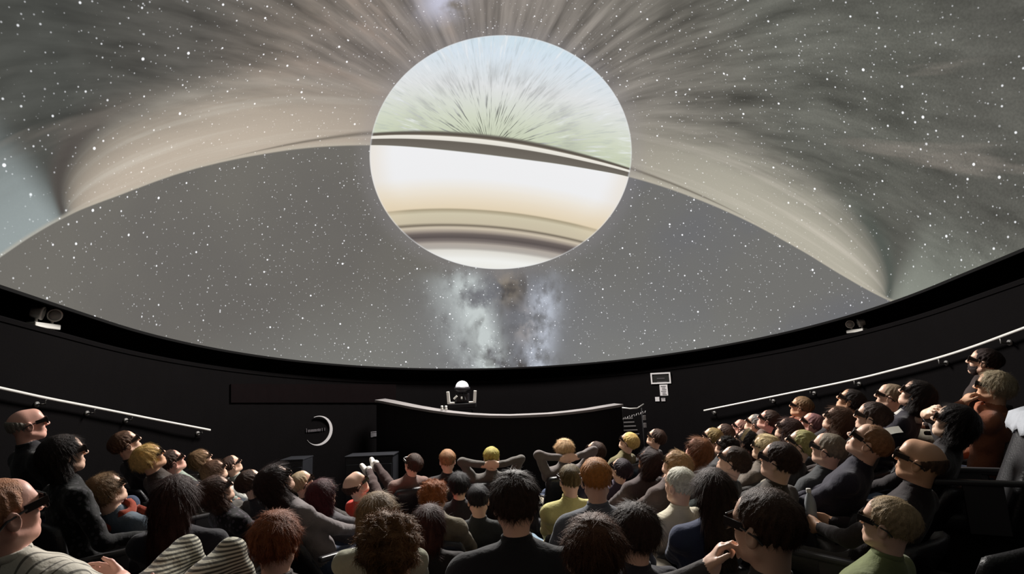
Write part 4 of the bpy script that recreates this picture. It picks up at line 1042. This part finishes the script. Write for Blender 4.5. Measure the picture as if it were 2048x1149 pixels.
# ------------------------------------------------------------------ steps beside the parapet with pale tread edges
def steps():
    D = 8.9; p = at(1266, 880, D); zf = float(floor_z(p[0], p[1])[0]); k = D/FPX
    o = empty('stage_steps', (p[0], p[1], zf)); zof = lambda y: at(1266, y, D)[2]-zf
    ys = [868, 861, 854, 847, 840]
    for i, y in enumerate(ys):
        z = zof(y)
        bm = bmesh.new(); box(bm, (-.03, .10*i, z/2-.01), (.26, .10, z-.02), None, 0); st = bm_obj('step', bm, M_PAR, o)
        bm = bmesh.new(); box(bm, (-.03, .10*i-.045, z-.006), (.25, .02, .016), None, .002); bm_obj('nosing', bm, M_CAP, st)
    z = zof(818)
    bm = bmesh.new(); tube(bm, [(-.13, .02, z+.015), (0, .05, z-.005), (.13, .08, z-.005)], .011, 8); bm_obj('top_rail', bm, M_RAIL, o, True)
    bm = bmesh.new(); tube(bm, [(.13, .08, z-.005), (.25, .16, z+.05)], .015, 8); bm_obj('rail_end', bm, M_BRK, o, True)
    for x in (-.13, .19):
        bm = bmesh.new(); tube(bm, [(x, .06, 0), (x, .06, z)], .012, 8); bm_obj('post', bm, M_PAR, o, True)
    for i in range(11):                      # short pale marks hanging in a slanting row under the rail
        x = -.13+i*.036; zz = zof(838)+i*.0095
        bm = bmesh.new(); box(bm, (x, 0, zz), (.010, .012, .034), Matrix.Rotation(.35*(-1)**i, 3, 'Y'), .002); bm_obj('marker', bm, M_SIGN, o)
    for y in (838, 853):
        bm = bmesh.new(); box(bm, (.215, .02, zof(y)), (.045, .02, .075), None, .004); bm_obj('reflector', bm, M_CAP, o)
    tag(o, 'black stage steps with pale tread edges beside the framed sign', 'steps')
steps()

# ------------------------------------------------------------------ theatre seats
M_SEAT = mat('seat_black_leather', srgb(30, 29, 32), .42, bump=(90, .25), spec=.45, var=.2, vscale=10)
M_SEATF = mat('seat_frame_black', srgb(20, 19, 21), .5, spec=.3)
M_ARM = mat('armrest_dark_grey', srgb(62, 60, 62), .38, spec=.5)
SEATM = {}
def seat_meshes(recl, top):
    if (recl, top) in SEATM: return SEATM[(recl, top)]
    out = []
    def keep(bm, m, sm=True):
        bmesh.ops.recalc_face_normals(bm, faces=bm.faces); me = bpy.data.meshes.new('seat_part'); bm.to_mesh(me); bm.free(); me.materials.append(m)
        if sm: me.polygons.foreach_set('use_smooth', [True]*len(me.polygons))
        return me
    a = math.radians(recl); T = Vector((0, -math.sin(a), math.cos(a))); Nf = Vector((0, math.cos(a), math.sin(a))); H = Vector((0, 0, .52))
    bm = bmesh.new(); n, m = 10, 12; lo, hi = -.20, top
    front, back = [], []
    for j in range(m+1):
        s = lo+(hi-lo)*j/m; fr, bk = [], []
        for i in range(n+1):
            u = -1+2*i/n; w = .25*(1-.10*max(0, (s-(hi-.12))/.12)**2)
            edge = max(abs(u)**6, max(0, (s-(hi-.05))/.05)**2)
            y = -.135+.055*u*u*(1-.4*edge)
            zz = s-(.03*u*u if j == m else 0)
            fr.append(bm.verts.new(H+T*zz+Nf*(y-.03*edge)+Vector((u*w, 0, 0)))); bk.append(bm.verts.new(H+T*zz+Nf*(y-.085+.02*edge)+Vector((u*w, 0, 0))))
        front.append(fr); back.append(bk)
    for j in range(m):
        for i in range(n):
            bm.faces.new((front[j][i], front[j][i+1], front[j+1][i+1], front[j+1][i])); bm.faces.new((back[j][i+1], back[j][i], back[j+1][i], back[j+1][i+1]))
        bm.faces.new((front[j][0], front[j+1][0], back[j+1][0], back[j][0])); bm.faces.new((front[j+1][n], front[j][n], back[j][n], back[j+1][n]))
    for i in range(n):
        bm.faces.new((front[m][i], front[m][i+1], back[m][i+1], back[m][i])); bm.faces.new((front[0][i+1], front[0][i], back[0][i], back[0][i+1]))
    out.append(('backrest', keep(bm, M_SEAT)))
    bm = bmesh.new(); box(bm, (0, .13, .365), (.49, .54, .12), None, .035); out.append(('cushion', keep(bm, M_SEAT)))
    for s in (-1, 1):
        bm = bmesh.new(); box(bm, (s*.272, .03, .615), (.05, .46, .035), None, .012); box(bm, (s*.272, .02, .46), (.03, .20, .29), None, .004); out.append(('armrest', keep(bm, M_ARM, False)))
    bm = bmesh.new(); box(bm, (0, .08, .155), (.34, .34, .31), None, .01); box(bm, (0, .08, .012), (.44, .44, .022), None, .004); out.append(('base', keep(bm, M_SEATF, False)))
    SEATM[(recl, top)] = out
    return out
def place_seat(loc, yaw, recl, top, label, group):
    o = empty('theatre_seat', loc); o.rotation_euler = (0, 0, yaw)
    for nm, me in seat_meshes(recl, top):
        c = bpy.data.objects.new(nm, me); C.objects.link(c); c.parent = o
    return tag(o, label, 'seat', group)

# ------------------------------------------------------------------ worn extras
def scarf_mesh():
    bm = bmesh.new(); N, n = 28, 10; rings = []
    for i in range(N):
        a = 2*math.pi*i/N; r = .088+.006*math.sin(3*a); c = Vector((r*math.sin(a), r*.95*math.cos(a)+.01, .015*math.cos(a)+.008*math.sin(5*a)))
        o = Vector((math.sin(a), math.cos(a), 0)); rr = .034+.006*math.sin(4*a+1)
        rings.append([bm.verts.new(c+o*rr*math.cos(b)*.8+Vector((0, 0, 1))*rr*1.25*math.sin(b)*(1+.12*math.sin(3*b+5*a))) for b in [2*math.pi*k/n for k in range(n)]])
    for i in range(N):
        for k in range(n): bm.faces.new((rings[i][k], rings[i][(k+1) % n], rings[(i+1) % N][(k+1) % n], rings[(i+1) % N][k]))
    tube(bm, [(.05, .10, -.02), (.06, .145, -.12), (.05, .15, -.24)], [.03, .034, .028], 10)
    bmesh.ops.recalc_face_normals(bm, faces=bm.faces); me = bpy.data.meshes.new('scarf'); bm.to_mesh(me); bm.free(); me.polygons.foreach_set('use_smooth', [True]*len(me.polygons)); me.materials.append(None)
    return me
def collar_mesh():
    bm = bmesh.new(); N = 26; rows = []
    for r, z in ((.074, -.005), (.070, .040), (.073, .046), (.084, .022), (.096, -.004)):
        rows.append([bm.verts.new((r*math.sin(a), r*1.0*math.cos(a)+.006, z+(.012 if r > .08 else 0)*math.cos(a)*-1)) for a in [math.radians(18)+(2*math.pi-math.radians(36))*i/N for i in range(N+1)]])
    for a, b in zip(rows[:-1], rows[1:]):
        for i in range(N): bm.faces.new((a[i], a[i+1], b[i+1], b[i]))
    bmesh.ops.recalc_face_normals(bm, faces=bm.faces); bmesh.ops.solidify(bm, geom=bm.faces[:], thickness=.003)
    me = bpy.data.meshes.new('collar'); bm.to_mesh(me); bm.free(); me.polygons.foreach_set('use_smooth', [True]*len(me.polygons)); me.materials.append(None)
    return me
def band_mesh():
    bm = bmesh.new(); rings = []
    for i in range(20):
        a = math.pi*(-.08+1.16*i/19); p = Vector((.100*math.cos(a), .035+.012*math.sin(a), .04+.096*math.sin(a))); q = p+Vector((0, -.028, -.004))
        rings.append((bm.verts.new(p), bm.verts.new(q), bm.verts.new(q*1.05), bm.verts.new(p*1.05)))
    for r, s in zip(rings[:-1], rings[1:]):
        for k in range(4): bm.faces.new((r[k], r[(k+1) % 4], s[(k+1) % 4], s[k]))
    bmesh.ops.recalc_face_normals(bm, faces=bm.faces); me = bpy.data.meshes.new('headband'); bm.to_mesh(me); bm.free(); me.materials.append(None)
    return me
def beard_mesh():
    ax = [np.arange(a, b, .005, dtype=np.float32) for a, b in ((-.1, .1), (-.05, .13), (-.15, .01))]
    X, Y, Z = np.meshgrid(*ax, indexing='ij'); q = [X/.063, (Y-.026)/.072, (Z+.055)/.072]
    d = (np.sqrt(sum(a*a for a in q))-1)*.063+.002*np.sin(X*300)*np.sin(Z*280)
    d = np.maximum(d, Z+.048-np.abs(X)*.55); d = np.maximum(d, -Y-.005)
    d = np.maximum(d, -(np.sqrt((X/.026)**2+((Z+.066)/.012)**2+((Y-.095)/.03)**2)-1)*.012)
    V, Q = surface_nets(d.astype(np.float32), ax); me = np_mesh('beard', V, Q); me.materials.append(None); return me
def crew_collar_mesh():
    bm = bmesh.new(); N, n = 32, 8; rings = []
    for i in range(N):
        a = 2*math.pi*i/N; o = Vector((math.sin(a), math.cos(a), 0))
        rings.append([bm.verts.new(o*(.0575+.0075*math.cos(b))+Vector((0, 0, .011*math.sin(b)-.003))) for b in [2*math.pi*k/n for k in range(n)]])
    for i in range(N):
        for k in range(n): bm.faces.new((rings[i][k], rings[i][(k+1) % n], rings[(i+1) % N][(k+1) % n], rings[(i+1) % N][k]))
    bmesh.ops.recalc_face_normals(bm, faces=bm.faces); me = bpy.data.meshes.new('collar'); bm.to_mesh(me); bm.free(); me.polygons.foreach_set('use_smooth', [True]*len(me.polygons)); me.materials.append(None)
    return me
EXTRA = {}
def extra(nm, fn):
    if nm not in EXTRA: EXTRA[nm] = fn()
    return EXTRA[nm]
def child(nm, me, par, M, m=None):
    c = bpy.data.objects.new(nm, me); C.objects.link(c); c.parent = par; c.matrix_local = M
    if m: c.material_slots[0].link = 'OBJECT'; c.material_slots[0].material = m
    return c
PANTS = [(60, 70, 92), (40, 40, 44), (120, 142, 160), (84, 80, 76), (104, 122, 146), (140, 132, 118)]

def build_person(i, f, loc):
    k = f['k']; me, HC, RH, wr = body(**f['spec'])
    o = bpy.data.objects.new('person', me); C.objects.link(o); o.location = loc; o.rotation_euler = (0, 0, f['yaw']); o.scale = (f['s'],)*3
    ms = (skin_m(k.get('skin', 'fair')), cloth_m(f['top'], k.get('pat')), cloth_m(k.get('pants', PANTS[i % 6]), k.get('ppat')), SHOE if 'shoes' not in k else cloth_m(k['shoes']))
    for sl, m in zip(o.material_slots, ms): sl.link = 'OBJECT'; sl.material = m
    HM = Matrix([list(RH[r])+[HC[r]] for r in range(3)]+[[0, 0, 0, 1]])
    hs = k.get('hs', 1.0)
    if f['style']: child('hair', hair(f['style'], i % 2 if f['style'] in ('short', 'medium') else 0), o, HM @ Matrix.Diagonal((hs, hs, hs, 1)), hair_m(f['hc']))
    if k.get('glasses', 1):
        g = child('glasses', GLF, o, HM)
        for s in (-1, 1):
            child('lens', GLL, g, Matrix.Translation((s*.037, .1045, .006)) @ (Matrix.Identity(4) if s > 0 else Matrix.Rotation(.40, 4, 'Z')))
    a = math.radians(f['spec']['recl']); NB = Vector((0, -math.sin(a)*.5, .52+math.cos(a)*.5)); NM = Matrix.Translation(NB) @ Matrix.Rotation(a, 4, 'X')
    if k.get('scarf'): child('scarf', extra('scarf', scarf_mesh), o, NM, cloth_m(k['scarf']))
    else:
        nc, na, rad = wr['neck']; Mq = Vector(na).to_track_quat('Z', 'Y').to_matrix().to_4x4()
        child('collar', extra('crew_collar', crew_collar_mesh), o, Matrix.Translation(nc) @ Mq @ Matrix.Diagonal((rad/.0575, rad/.0575, 1.25, 1)), cloth_m(f['top'], k.get('pat')))
    if k.get('collar'): child('collar', extra('collar', collar_mesh), o, NM, cloth_m(k['collar']))
    if k.get('band'): child('headband', extra('band', band_mesh), o, HM, cloth_m(k['band']))
    if k.get('beard'): child('beard', extra('beard', beard_mesh), o, HM, hair_m(f['hc']))
    tag(o, f['label'], 'person', 'audience in the planetarium')
    return o
HOLDER = None
for i, f in enumerate(FOLK):
    b = base_of(f)
    s = f['s']
    place_seat((b[0], b[1], b[2] if s == 1 else b[2]), f['yaw'], f['spec']['recl'], .54 if f['d'] > 5.7 and 780 < f['px'] < 1350 else .38, 'seat under the '+f['label'], 'theatre seats in use')
    o = build_person(i, f, b)
    if f['spec']['arms'] == 'hold': HOLDER = (o, f)
# empty seats in the dark right corner
for px, py, d, lab in ((2005, 985, 2.35, 'empty black seat in the right corner, farther from the viewer'), (1960, 1130, 1.85, 'empty black seat at the lower right edge, nearest the viewer')):
    p = at(px, py, d); ray = CM @ np.array([(px-1024)/FPX, 0, 1.0]); yw = math.atan2(ray[1], ray[0])-math.pi/2+math.radians(66)
    q = np.array([p[0], p[1], 0])-rotz(yw) @ np.array([0, -.3, 0]); q[2] = float(floor_z(q[0], q[1])[0])
    place_seat(q, yw, 24, .50, lab, None)
# bottle in the holder's hands
M_PET = mat('bottle_clear_plastic', srgb(196, 200, 204), .12, spec=.6); M_PET.node_tree.nodes['Principled BSDF'].inputs['Transmission Weight'].default_value = .4
def bottle():
    o_, f = HOLDER; me, HC, RH, wr = body(**f['spec'])
    mid = (wr[-1][0]+wr[1][0])/2+np.array([0, .075, .05])
    p = np.array(base_of(f))+rotz(f['yaw']) @ mid
    o = empty('water_bottle', p)
    bm = bmesh.new(); lathe(bm, [(.026, -.08), (.031, -.074), (.032, -.02), (.029, 0.0), (.032, .02), (.032, .06), (.026, .09), (.013, .115), (.012, .128)], 18); bm_obj('body', bm, M_PET, o, True)
    bm = bmesh.new(); lathe(bm, [(.0142, .122), (.0142, .142), (.012, .145)], 16); bm_obj('cap', bm, M_WHT, o)
    tag(o, 'clear plastic water bottle held in the lap at right', 'bottle')
bottle()

# ------------------------------------------------------------------ loose things in the rows
def sheet():
    p = at(1779, 866, 3.95); o = empty('programme_sheet', p); o.rotation_euler = (math.radians(58), math.radians(-18), math.radians(-38))
    bm = bmesh.new(); V = [[bm.verts.new((-.075+.15*i/6, .012*math.sin(i*.5), -.05+.10*j/3)) for i in range(7)] for j in range(4)]
    for j in range(3):
        for i in range(6): bm.faces.new((V[j][i], V[j][i+1], V[j+1][i+1], V[j+1][i]))
    bmesh.ops.solidify(bm, geom=bm.faces[:], thickness=.0015)
    bm_obj('paper', bm, M_WHT, o)
    tag(o, 'white programme sheet held up beside the man with dark sunglasses', 'paper')
sheet()
def coat():
    p = at(2066, 822, 3.55); o = empty('grey_blanket', p); o.rotation_euler = (0, 0, math.radians(62))
    bm = bmesh.new(); n = 12; prof = [(-.098, -.16), (-.095, -.10), (-.06, -.015), (0, .008), (.06, -.015), (.095, -.09), (.10, -.13)]; rows = []
    for j, (y, z) in enumerate(prof):
        rows.append([bm.verts.new((-.24+.48*i/n, y+.008*math.sin(i*1.9+j), z+.010*math.sin(i*1.3)*(1 if z > -.05 else 2))) for i in range(n+1)])
    for a, b in zip(rows[:-1], rows[1:]):
        for i in range(n): bm.faces.new((a[i], a[i+1], b[i+1], b[i]))
    bmesh.ops.recalc_face_normals(bm, faces=bm.faces); bmesh.ops.solidify(bm, geom=bm.faces[:], thickness=.012)
    bm_obj('cloth', bm, cloth_m((176, 180, 188)), o, True)
    tag(o, 'pale grey cloth hanging over a seat back at the far right edge', 'cloth')
    q = np.array(p); zf = float(floor_z(q[0], q[1])[0])
    st = empty('theatre_seat', (0, 0, 0)); yw = math.radians(62); a = math.radians(24)
    off = rotz(yw) @ np.array([0, -.13*math.cos(a)-.50*math.sin(a)-.03, 0]); top = (q[2]-zf-.52+.10)/math.cos(a)
    bpy.data.objects.remove(st)
    place_seat((q[0]-off[0], q[1]-off[1], zf), yw, 24, round(max(.4, min(.75, top)), 2), 'empty black seat carrying the pale grey cloth', None)
coat()
